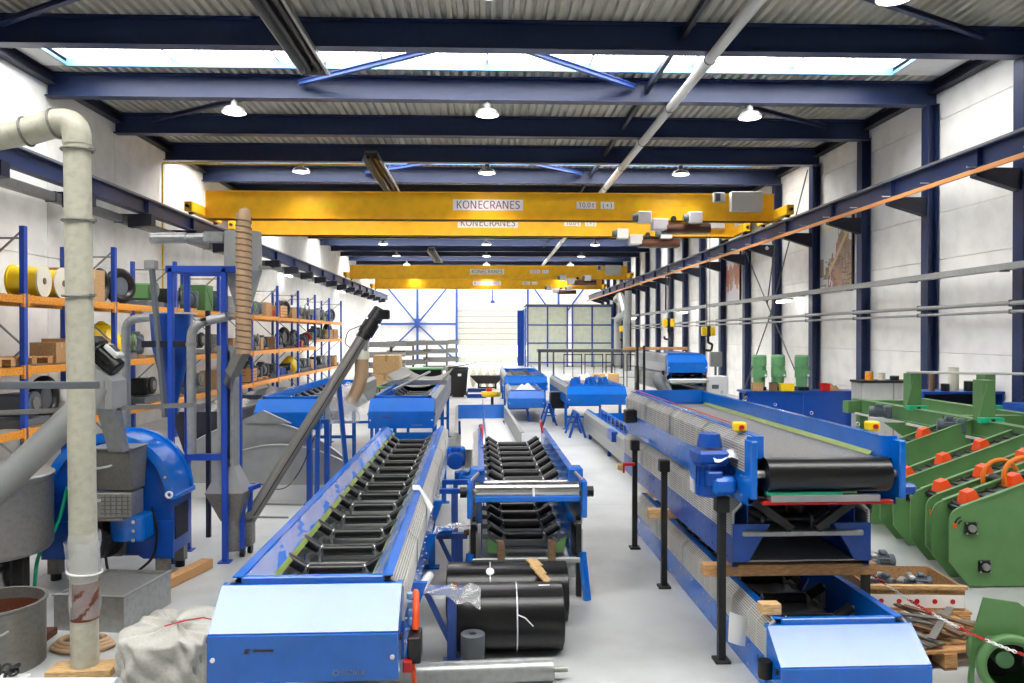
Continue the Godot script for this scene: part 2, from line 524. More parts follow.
func cranes() -> void:
	var spec := [[-24.5, "nearest", 1.0], [-28.4, "second nearest", 1.0], [-50.0, "third nearest", .9], [-61.0, "farthest", .9]]
	for q in spec:
		var z: float = q[0]
		var t := thing("bridge_crane", "yellow single-girder bridge crane, %s of the four under the roof" % q[1], "crane", V(.22, 6.13, z), 0, "overhead bridge cranes")
		part(t, "girder", MB.new().cbox(V(0, .43, 0), V(17.9, .86, .42), .012).box(V(0, .01, 0), V(17.9, .02, .5)).box(V(0, .85, 0), V(17.9, .02, .5)), M.yellow)
		for sx in [-1, 1]:
			var e := part(t, "end_carriage", MB.new().cbox(V(sx * 9.06, .20, 0), V(.24, .3, 2.6), .02), M.yellow)
			for w in [-1.05, 1.05]: part(e, "wheel", MB.new().tube(V(sx * 9.06 - .05, .09, w), V(sx * 9.06 + .05, .09, w), .11, -1, 16), M.dark)
			part(e, "buffer", MB.new().tube(V(sx * 9.06, .2, 1.3), V(sx * 9.06, .2, 1.4), .05, -1, 10), M.black)
		for zz in [.214]:
			var np := part(t, "name_plate", MB.new().box(V(-.15, .46, zz), V(2.2, .34, .004)), M.paper)
			lettering(np, "lettering", "KONECRANES", .33, M.plate_ink, T(-.15, .46, zz + .003))
			var cp := part(t, "capacity_plate", MB.new().box(V(2.95, .47, zz), V(.62, .22, .004)), M.paper)
			lettering(cp, "lettering", "10.0 t", .2, M.plate_ink, T(2.95, .47, zz + .003))
			var c2 := part(t, "capacity_plate", MB.new().box(V(3.62, .47, zz), V(.42, .22, .004)), M.paper)
			lettering(c2, "lettering", "( + )", .18, M.plate_ink, T(3.62, .47, zz + .003))
			part(t, "sticker", MB.new().box(V(-5.2, .45, zz), V(.66, .12, .004)), M.signal_yellow)
			part(t, "sticker", MB.new().box(V(4.6, .48, zz), V(.2, .18, .004)), M.signal_yellow)
			lettering(t, "lettering", "- - - - - - - - -", .12, M.old_wood, T(5.9, .48, zz + .002))
		# electrics along the girder
		part(t, "control_box", MB.new().cbox(V(8.0, .58, .36), V(1.0, .62, .26), .015), M.light_grey)
		part(t, "control_box", MB.new().cbox(V(7.15, .72, .30), V(.36, .3, .16), .012), M.light_grey)
		part(t, "isolator", MB.new().box(V(7.1, .72, .385), V(.15, .24, .02)), M.mid_grey)
		for bx in [4.75, 6.35]:
			var ub := part(t, "travel_motor", MB.new().cbox(V(bx, .06, .42), V(.42, .36, .3), .02), M.light_grey)
			part(ub, "fan_cover", MB.new().tube(V(bx - .21, .06, .42), V(bx - .36, .06, .42), .14, .11, 12), M.mid_grey)
		# hoist below the girder
		var h := part(t, "hoist", MB.new().cbox(V(6.2, -.22, -.1), V(1.5, .3, .5), .02), M.mid_grey)
		part(h, "rope_drum", MB.new().tube(V(5.5, -.25, .2), V(6.9, -.25, .2), .14, -1, 16), M.brown)
		part(h, "drum_end", MB.new().cbox(V(5.3, -.12, .1), V(.5, .36, .4), .03), M.light_grey)
		part(h, "trolley_wheel", MB.new().tube(V(5.7, .04, .30), V(5.7, .04, .36), .09, -1, 14), M.dark)
	# hook blocks hanging on their ropes
	for q in [[7.10, 2.62, -24.4, "nearest crane, low above the blue hooded stack"], [6.75, 2.95, -28.3, "second nearest crane, in front of the columns"], [9.0, 2.9, -50.0, "third nearest crane, close to the wall columns"]]:
		var t := thing("hook_block", "yellow and black hook block hanging from the %s" % q[3], "hook", V(q[0], q[1], q[2]), 0, "crane hooks")
		var s := 1.0 if q[2] > -40 else 1.3
		part(t, "rope", MB.new().bar(V(-.05, .1, 0), V(-.05, (5.75 if q[0] < 7.3 else 6.12) - q[1], 0), .014, .014).bar(V(.05, .1, 0), V(.05, (5.75 if q[0] < 7.3 else 6.12) - q[1], 0), .014, .014), M.mid_grey)
		part(t, "block", MB.new().cbox(V(-.13 * s, 0, 0), V(.17 * s, .3 * s, .2 * s), .03).cbox(V(.13 * s, 0, 0), V(.17 * s, .3 * s, .2 * s), .03), M.signal_yellow)
		part(t, "sheave_case", MB.new().box(V(0, 0, 0), V(.12 * s, .34 * s, .16 * s)), M.dark)
		part(t, "hook", MB.new().pipe(bend([V(0, -.1, 0), V(0, -.36 * s, 0), V(.14 * s, -.42 * s, 0), V(.1 * s, -.62 * s, 0), V(-.14 * s, -.6 * s, 0), V(-.15 * s, -.5 * s, 0)], .05, 4), .04 * s, 8), M.dark)
	# runway beams
	for s in [[9.3, "right"], [-8.85, "left"]]:
		var t := thing("crane_runway", "navy crane runway beam with rail along the %s wall" % s[1], "crane runway", V(s[0], 5.62, 0), 0, "crane runways")
		part(t, "runway_beam", MB.new().ibeam(V(0, .2, ZF), V(0, .2, ZB + .4), .24, .38, .02, .012), M.navy)
		part(t, "rail", MB.new().box(V(0, .43, (ZF + ZB) / 2), V(.06, .08, ZF - ZB - .4)), M.dull_steel)
		var sg: float = -1.0 if s[0] > 0 else 1.0
		if s[0] > 0:
			part(t, "conductor_rail", MB.new().cbox(V(sg * .16, -.06, (ZF + ZB) / 2), V(.05, .09, ZF - ZB - 1), .01), M.conduct)
			for i in range(-2, 28):
				part(t, "rail_clip", MB.new().bar(V(sg * .30, .03, -8 - i * 1.54), V(-.02, .03, -8 - i * 1.54), .02, .02), M.light_grey)
		for i in range(-1, 17):
			part(t, "stiffener", MB.new().box(V(0, .2, beam_z(i)), V(.22, .34, .016)), M.navy)
	for i in range(-3, 19):
		var lab := "%s black runway bracket on the left wall, counted from the front" % ORD[i + 3]
		solo("runway_bracket", lab, "bracket", MB.new().prism(PackedVector2Array([Vector2(WL, 0), Vector2(-8.62, 0), Vector2(-8.62, -.28), Vector2(-9.22, -.34), Vector2(-9.22, -.04), Vector2(WL, -.04)]), .26, T(0, 5.62, beam_z(i) + .13)), M.dark_navy, Transform3D(), "runway brackets on the left wall")

func lamps() -> void:
	var body := MB.new().lathe([Vector2(.0, .24), Vector2(.07, .24), Vector2(.08, .13), Vector2(.2, .09), Vector2(.27, .0), Vector2(.27, -.02), Vector2(.25, -.02)], 20)
	var disc := MB.new().lathe([Vector2(.0, -.05), Vector2(.16, -.045), Vector2(.25, -.018)], 20, Transform3D(), true)
	var bm := body.mesh()
	var dm := disc.mesh()
	var rows := ["left", "middle", "right"]
	for k in 10:
		var z := beam_z(0 + k * 2)
		for j in 3:
			var x: float = [-5.55, .03, 5.95][j]
			var t := thing("high_bay_lamp", "round white high bay lamp, %s from the front in the %s row" % [ORD[k], rows[j]], "lamp", V(x, 7.42, z), 0, "high bay lamps under the roof beams")
			part(t, "housing", bm, M.grey_paint)
			part(t, "diffuser", dm, M.lamp)
			part(t, "stem", MB.new().bar(V(0, .22, 0), V(0, .29, 0), .03, .03), M.light_grey)
			var l := SpotLight3D.new()
			l.name = "lamp_light"
			l.position = V(0, -.08, 0)
			l.rotation_degrees.x = -90
			l.spot_angle = 68; l.spot_range = 30; l.spot_attenuation = 2.0
			l.light_energy = LAMP_E
			l.light_color = Color(1, .96, .98)
			l.light_size = .22
			l.shadow_enabled = true
			t.add_child(l)

func print_picture(kind: int) -> StandardMaterial3D:   # the printed photographs hanging on the wall
	var im := Image.create(256, 256, false, Image.FORMAT_RGB8)
	var r := RandomNumberGenerator.new()
	r.seed = 40 + kind
	for y in 256:
		for x in 256:
			var c := Color(.78, .79, .79)
			if kind == 0 and y < 60: c = Color(.80, .76, .62) if (x * 2 + y * 3 + r.randi() % 30) % 300 < 160 else Color(.79, .79, .77)
			if kind == 1: c = Color(.77, .70, .68) if y < 60 else Color(.80, .80, .82)
			if kind == 2: c = Color(.82, .81, .80)
			im.set_pixel(x, y, c)
	if kind == 0:
		for k in 420:
			var x := int(60 + 196 * sqrt(r.randf()))
			var top := maxi(30, 60 + int(absf(x - 190) * 1.1)) + int(r.randf() * 190)
			im.fill_rect(Rect2i(x, top, 4 + r.randi() % 16, 6 + r.randi() % 40), Color(.46 + r.randf() * .26, .38 + r.randf() * .20, .33 + r.randf() * .18))
		for k in 14: im.fill_rect(Rect2i(150 + r.randi() % 90, 20 + r.randi() % 60, 3, 150), Color(.50, .42, .37))
		for k in 40: im.fill_rect(Rect2i(50 + r.randi() % 190, 150 + r.randi() % 100, 10 + r.randi() % 30, 3), Color(.40, .33, .29))
		im.fill_rect(Rect2i(40, 150, 30, 60), Color(.56, .47, .42))
		for k in 150: im.fill_rect(Rect2i(105 + k, 190 - int(k * 1.05), 9, 12), Color(.76, .66, .46))
	elif kind == 1:
		for k in 34:
			var x := 20 + r.randi() % 215
			im.fill_rect(Rect2i(x, 60 + r.randi() % 40, 5 + r.randi() % 20, 40 + r.randi() % 70), Color(.62 + r.randf() * .12, .42 + r.randf() * .12, .34 + r.randf() * .1))
	else:
		for k in 30:
			im.fill_rect(Rect2i(20 + r.randi() % 200, 30 + r.randi() % 180, 6 + r.randi() % 14, 20 + r.randi() % 40), Color(.70, .70, .72))
	im.resize(90, 90, Image.INTERPOLATE_LANCZOS)
	im.resize(256, 256, Image.INTERPOLATE_CUBIC)
	var m := StandardMaterial3D.new()
	m.albedo_texture = ImageTexture.create_from_image(im)
	m.roughness = .4
	return m

func picture_mesh(w: float, h: float) -> ArrayMesh:   # faces -x
	var st := SurfaceTool.new()
	st.begin(Mesh.PRIMITIVE_TRIANGLES)
	var p := [[V(0, h / 2, -w / 2), Vector2(0, 0)], [V(0, h / 2, w / 2), Vector2(1, 0)], [V(0, -h / 2, w / 2), Vector2(1, 1)], [V(0, -h / 2, -w / 2), Vector2(0, 1)]]
	for i in [0, 1, 2, 0, 2, 3]:
		st.set_normal(Vector3.LEFT); st.set_uv(p[i][1]); st.add_vertex(p[i][0])
	return st.commit()

func wall_services() -> void:
	# right wall: cable tray, two pipes, lights, pictures, bracing rods
	var t := thing("cable_tray", "grey steel cable tray running along the right wall", "cable tray", V(9.72, 3.72, 0))
	part(t, "tray", MB.new().box(V(0, .0, -26.5), V(.2, .012, 65)).box(V(-.1, .055, -26.5), V(.008, .12, 65)).box(V(.1, .055, -26.5), V(.008, .12, 65)), M.grey_paint)
	for i in range(-3, 18): part(t, "bracket", MB.new().bar(V(-.1, -.02, beam_z(i)), V(.1, -.02, beam_z(i)), .04, .03), M.grey_paint)
	for q in [[3.1, .045, "upper thicker"], [2.94, .03, "lower thinner"]]:
		var p := solo("wall_pipe", "%s of the two grey pipes under the tray on the right wall" % q[2], "pipe", MB.new().tube(V(9.86, q[0], 5), V(9.86, q[0], -59), q[1], -1, 10), M.grey_paint, Transform3D(), "pipes on the right wall")
		for i in range(-3, 16): part(p, "clamp", MB.new().box(V(9.88, q[0], beam_z(i)), V(.12, q[1] * 2.8, .04)), M.mid_grey)
	for i in 3:
		var z: float = [-24.8, -37.4, -50.2][i]
		var l := thing("tray_light", "small white tube light under the right cable tray, %s from the front" % ORD[i], "lamp", V(9.72, 3.62, z), 0, "tube lights under the cable tray")
		part(l, "housing", MB.new().cbox(V(0, .03, 0), V(.14, .05, 1.1), .01), M.light_grey)
		part(l, "tube", MB.new().tube(V(-.03, -.02, -.52), V(-.03, -.02, .52), .05, -1, 8), M.tube_lamp)
		small_light(l, V(-.03, -.09, 0))
	for i in 3:
		var z: float = [-30.4, -36.5, -50.1][i]
		var l := thing("wall_light", "small white tube light below the left crane runway, %s from the front" % ORD[i], "lamp", V(-9.28, 5.30, z), 0, "tube lights on the left wall")
		part(l, "housing", MB.new().cbox(V(0, .03, 0), V(.14, .05, 1.1), .01), M.light_grey)
		part(l, "tube", MB.new().tube(V(.03, -.02, -.52), V(.03, -.02, .52), .05, -1, 8), M.tube_lamp)
		small_light(l, V(.03, -.09, 0))
	var pics := [[-22.42, 2.55, 2.35, 4.99, "large framed photograph of a brown industrial plant on the right wall"], [-31.9, 2.5, 2.2, 4.92, "framed photograph with a rust-red shape on the right wall"], [-44.7, 2.4, 2.15, 4.90, "pale framed photograph far down the right wall"]]
	for i in 3:
		var q: Array = pics[i]
		var p := thing("wall_picture", q[4], "picture", V(WR, q[3], q[0]), 0, "pictures on the right wall")
		part(p, "frame", MB.new().box(V(-.05, q[2] / 2, 0), V(.06, .05, q[1] + .1)).box(V(-.05, -q[2] / 2, 0), V(.06, .05, q[1] + .1)).box(V(-.05, 0, q[1] / 2 + .02), V(.06, q[2], .05)).box(V(-.05, 0, -q[1] / 2 - .02), V(.06, q[2], .05)).box(V(-.03, 0, 0), V(.02, q[2], q[1])), M.dark)
		part(p, "print", picture_mesh(q[1], q[2]), print_picture(i), T(-.043, 0, 0))
	var rods := [[V(9.93, 7.6, -23.5), V(9.93, 3.2, -26.6)], [V(9.93, 5.7, -29.2), V(9.93, .6, -23.6)], [V(9.93, 3.2, -26.6), V(9.93, .4, -29.3)], [V(9.93, 5.6, -26.2), V(9.93, 3.6, -26.9)]]
	for i in rods.size():
		solo("brace_rod", "thin steel bracing rod on the right wall near the nearest crane, %s of four" % ORD[i], "brace rod", MB.new().tube(rods[i][0], rods[i][1], .022, -1, 8), M.mid_grey, Transform3D(), "bracing rods on the right wall")
	var sc := thing("security_camera", "small white dome camera on the right wall under the crane rail", "camera", V(9.72, 5.5, -26.48))
	part(sc, "arm", MB.new().bar(V(.255, .12, 0), V(.04, .12, 0), .05, .05), M.white)
	part(sc, "dome", MB.new().ball(V(0, 0, 0), V(.13, .13, .13)).tube(V(0, 0, 0), V(0, .14, 0), .13, .1, 12), M.light_grey)
	# left wall: square duct under the runway, a yellow gas pipe
	var d := thing("wall_duct", "grey rectangular duct running along the left wall", "duct", V(-9.36, 5.48, 0))
	part(d, "duct", MB.new().cbox(V(0, 0, -29), V(.2, .19, 72), .01), M.grey_paint)
	for i in range(-3, 18): part(d, "collar", MB.new().box(V(0, 0, beam_z(i) + .3), V(.23, .23, .05)), M.mid_grey)
	solo("gas_pipe", "thin yellow gas pipe rising up the left wall", "pipe", MB.new().pipe(bend([V(-9.5, 3.3, -23.0), V(-9.5, 7.55, -23.0), V(-6.0, 7.55, -23.0), V(-3.4, 7.55, -23.0)], .08), .028, 8), M.signal_yellow)
	# roof services
	var p := thing("roof_pipe", "long light grey pipe hung lengthwise below the roof beams", "pipe", V(4.14, 7.60, 0))
	part(p, "pipe", MB.new().tube(V(0, 0, -6), V(0, 0, -56), .10, -1, 16), M.light_grey)
	for i in range(-1, 14): part(p, "hanger", MB.new().box(V(0, .10, beam_z(i)), V(.03, .12, .04)).ring(V(0, 0, beam_z(i)), Vector3.BACK, .108, .012, 14, 5), M.mid_grey)
	var hz := [[-9.7, 5.0], [-21.75, 5.0], [-33.8, 5.0], [-45.4, 7.0]]
	for i in 4:
		var h := thing("radiant_heater", "dark radiant heater hung lengthwise under the roof, %s from the front" % ORD[i], "heater", V(-3.22, 7.40, hz[i][0]), 0, "radiant heaters under the roof")
		var l: float = hz[i][1]
		part(h, "hood", MB.new().hexa([V(-.25, 0, 0), V(-.245, 0, 0), V(-.245, 0, -l), V(-.25, 0, -l), V(-.16, .26, 0), V(-.155, .26, 0), V(-.155, .26, -l), V(-.16, .26, -l)]).hexa([V(.245, 0, 0), V(.25, 0, 0), V(.25, 0, -l), V(.245, 0, -l), V(.155, .26, 0), V(.16, .26, 0), V(.16, .26, -l), V(.155, .26, -l)]).box(V(0, .26, -l / 2), V(.33, .012, l)).box(V(0, .13, -l), V(.4, .26, .01)).bar(V(.25, .02, 0), V(.25, .02, -l), .05, .05).bar(V(-.25, .02, 0), V(-.25, .02, -l), .02, .04), M.galv)
		part(h, "reflector", MB.new().box(V(0, .2, -l / 2), V(.36, .01, l - .04)), M.dark)
		for x in [-.09, .09]: part(h, "burner_tube", MB.new().tube(V(x, .1, -.05), V(x, .1, -l + .05), .05, -1, 10), M.black)
		var zz := ceilf((-hz[i][0] - 14.15) / 3.08) * 3.08 + 14.15
		part(h, "hanger", MB.new().bar(V(0, .26, -(zz + hz[i][0])), V(0, .32, -(zz + hz[i][0])), .5, .06), M.mid_grey)

func small_light(p: Node3D, at: Vector3) -> void:
	var o := OmniLight3D.new()
	o.name = "tube_light"
	o.position = at
	o.light_energy = .12; o.omni_range = 20; o.omni_attenuation = 2.0; o.light_size = .05
	o.light_color = Color(1, 1, 1); o.shadow_enabled = true
	p.add_child(o)

func far_end() -> void:
	var wb := structure("wall_back", "white far end wall with blue bracing")
	var dx0 := -2.55
	var dx1 := 3.70
	var dtop := 5.2
	part(wb, "backing", MB.new().box(V((WL + dx0) / 2 - .2, 4.2, ZB - .35), V(dx0 - WL + .4, 9.2, .2)).box(V((WR + dx1) / 2 + .2, 4.2, ZB - .35), V(WR - dx1 + .4, 9.2, .2)).box(V((dx0 + dx1) / 2, (dtop + 8.8) / 2, ZB - .35), V(dx1 - dx0, 8.8 - dtop, .2)), M.wall_gap)
	for x in [[WL - .1, -6.25], [-6.25, dx0], [dx1, 7.0], [7.0, WR + .1]]:
		for r in 4: part(wb, "panel", MB.new().cbox(V((x[0] + x[1]) / 2, 1.05 + r * 2.1, ZB - .2), V(x[1] - x[0] - .014, 2.086, .1), .006), M.wall)
	part(wb, "panel", MB.new().cbox(V((dx0 + dx1) / 2, (dtop + 8.4) / 2, ZB - .2), V(dx1 - dx0, 8.4 - dtop, .1), .006), M.wall)
	var fr := thing("end_wall_frame", "blue steel frame with crossed braces on the far wall", "steel frame", V(0, 0, ZB))
	for x in [-6.2, -2.66, 3.8, 6.6]: part(fr, "post", MB.new().box(V(x, 4.1, .05), V(.2, 8.2, .16)), M.steel_blue)
	part(fr, "rail", MB.new().box(V(-6.1, 3.5, .05), V(6.8, .2, .14)), M.steel_blue)
	for q in [[-9.4, 7.4, -6.2, 3.5], [-3.0, 7.4, -6.2, 3.5], [-9.4, .4, -6.2, 3.5], [-3.0, .4, -6.2, 3.5], [3.9, 7.4, 6.6, 3.6], [9.4, 7.4, 6.6, 3.6]]:
		part(fr, "brace", MB.new().bar(V(q[0], q[1], .1), V(q[2], q[3], .1), .18, .14), M.steel_blue)
	part(fr, "gusset", MB.new().box(V(-6.2, 3.55, .15), V(.5, .8, .03)), M.steel_blue)
	for q in [[-.9, 7.2], [2.1, 7.2]]: part(fr, "brace", MB.new().bar(V(q[0], q[1], .1), V(.6, 5.5, .1), .03, .03), M.steel_blue)
	part(fr, "gusset", MB.new().box(V(.6, 5.5, .1), V(.4, .25, .03)).box(V(.6, 6.6, .1), V(.14, 2.2, .03)), M.steel_blue)
	var dr := structure("door_1", "wide white sectional door in the far wall")
	var n := 10
	for i in n:
		var y0 := dtop * i / n
		if i == 1 or i == 2:
			for j in 6:
				var w := (dx1 - dx0) / 6
				part(dr, "pane", MB.new().box(V(dx0 + w * (j + .5), y0 + dtop / n / 2, ZB - .18), V(w - .06, dtop / n - .04, .02)), M.pane)
				part(dr, "glazing_bar", MB.new().box(V(dx0 + w * j, y0 + dtop / n / 2, ZB - .18), V(.05, dtop / n, .04)), M.light_grey)
		else:
			part(dr, "door_section", MB.new().cbox(V((dx0 + dx1) / 2, y0 + dtop / n / 2, ZB - .18), V(dx1 - dx0, dtop / n - .05, .06), .012), M.door)
		part(dr, "seal", MB.new().box(V((dx0 + dx1) / 2, y0, ZB - .19), V(dx1 - dx0, .06, .05)), M.seal)
	# glazed cabin in the far corner
	var b := thing("glazed_cabin", "tall blue-framed cabin with pale green glazing at the far end", "cabin", V(6.55, 0, -60))
	for x in [-3.3, -1.75, -.2, .2, 1.75, 3.3]: part(b, "post", MB.new().box(V(x, 2.4, 0), V(.12, 4.8, .12)), M.steel_blue)
	for x in [-3.3]: part(b, "side_wall", MB.new().box(V(x - .15, 2.3, -2), V(.1, 4.6, 4)), M.steel_blue)
	part(b, "side_wall", MB.new().box(V(-3.75, 2.25, -2.6), V(.5, 4.5, .3)), M.deep_blue)
	for y in [.35, 1.87, 3.28, 4.74]: part(b, "rail", MB.new().box(V(0, y, 0), V(6.7, .1, .1)), M.steel_blue)
	for s in [[-3.3, -1.75], [-1.75, -.2], [.2, 1.75], [1.75, 3.3]]:
		for y in [[0.05, .35], [.35, 1.87], [1.87, 3.28], [3.28, 4.74]]:
			part(b, "glazing", MB.new().box(V((s[0] + s[1]) / 2, (y[0] + y[1]) / 2, -.02), V(s[1] - s[0] - .12, y[1] - y[0] - .1, .03)), M.glass_green)
	part(b, "roof", MB.new().box(V(0, 4.85, -2), V(6.9, .1, 4.2)), M.mid_grey)
	part(b, "side_wall", MB.new().box(V(3.35, 2.3, -2), V(.1, 4.6, 4)), M.steel_blue)
	var sd := thing("extraction_duct", "bent silver ventilation duct on the far end of the right wall", "duct", V(9.28, 0, -50))
	part(sd, "duct", MB.new().pipe(bend([V(-.1, .2, -3.5), V(-.1, 3.6, -3.5), V(-.1, 3.9, -.5), V(-.1, 5.2, -2.4), V(.0, 5.0, -4.5)], .3), .26, 12), M.galv)
	part(sd, "riser", MB.new().pipe(bend([V(-.3, .2, 1.0), V(-.3, 3.3, 1.0), V(-.3, 3.7, 1.6), V(-.3, 5.3, 1.6)], .3), .22, 12), M.galv)

# ---- belt conveyors -------------------------------------------------------------------------------------------
func gear_motor(p: Node3D, called: String, xf: Transform3D, r: float, l: float, m: Material, cover: Material) -> MeshInstance3D:
	# motor lying along local z, fan end at +z
	var mb := MB.new().lathe([Vector2(0, 0), Vector2(r * 1.15, 0), Vector2(r * 1.15, l * .08), Vector2(r * .9, l * .1), Vector2(r * .9, l * .7), Vector2(r * .98, l * .7), Vector2(r * .98, l * .95), Vector2(r * .8, l), Vector2(0, l)], 16, Transform3D(Basis(Vector3.RIGHT, PI / 2), Vector3.ZERO))
	for i in 14:
		var t := TAU * i / 14
		mb.box(V(cos(t) * r * .93, sin(t) * r * .93, l * .4), V(.012, .012, l * .58))
	var o := part(p, called, mb, m, xf)
	part(o, "terminal_box", MB.new().cbox(V(0, r * 1.15, l * .4), V(r * 1.1, r * .6, l * .4), .01), m)
	part(o, "gearbox", MB.new().cbox(V(0, 0, -l * .18), V(r * 2.2, r * 2.3, l * .4), r * .2), cover)
	return o

func idler_at(t: Node3D, y: float, z: float, wi: float, deep := true) -> void:
	var br := shared("idler%.2f" % wi, func():
		var mb := MB.new().box(V(0, -.035, -.12), V(wi * 2 - .02, .05, .08)).box(V(0, -.10, 0), V(wi * 1.6, .03, .2)).box(V(-.3, -.07, -.05), V(.03, .06, .16)).box(V(.3, -.07, -.05), V(.03, .06, .16))
		for s in [-1, 1]:
			mb.bar(V(s * .205, -.10, .025), V(s * .205, .02, .025), .02, .012)
			mb.bar(V(s * .225, -.10, -.025), V(s * .225, .03, -.025), .02, .012)
			mb.bar(V(s * .345, -.09, 0), V(s * .345, .10, 0), .02, .03)
		return mb)
	var o := part(t, "idler", br, M.zinc, T(0, y, z))
	var ro := shared("roll", func(): return MB.new().tube(V(-.18, 0, 0), V(.18, 0, 0), .042, -1, 12).tube(V(-.2, 0, 0), V(.2, 0, 0), .012, -1, 6))
	var sr := shared("sroll%.2f" % wi, func(): return MB.new().tube(V(0, 0, 0), V(.125, .08, 0), .04, -1, 10))
	part(o, "roller", ro, M.rubber)
	part(o, "roller", sr, M.rubber, T(.215, .01, 0))
	part(o, "roller", sr, M.rubber, T(-.215, .01, 0, 180))
	if deep:
		var cap := shared("rcap", func(): return MB.new().tube(V(-.19, 0, 0), V(-.18, 0, 0), .03, .041, 10).tube(V(.19, 0, 0), V(.18, 0, 0), .03, .041, 10).tube(V(.2, .012, 0), V(.222, .02, 0), .03, -1, 8).tube(V(-.2, .012, 0), V(-.222, .02, 0), .03, -1, 8))
		part(o, "roller_cap", cap, M.chrome)

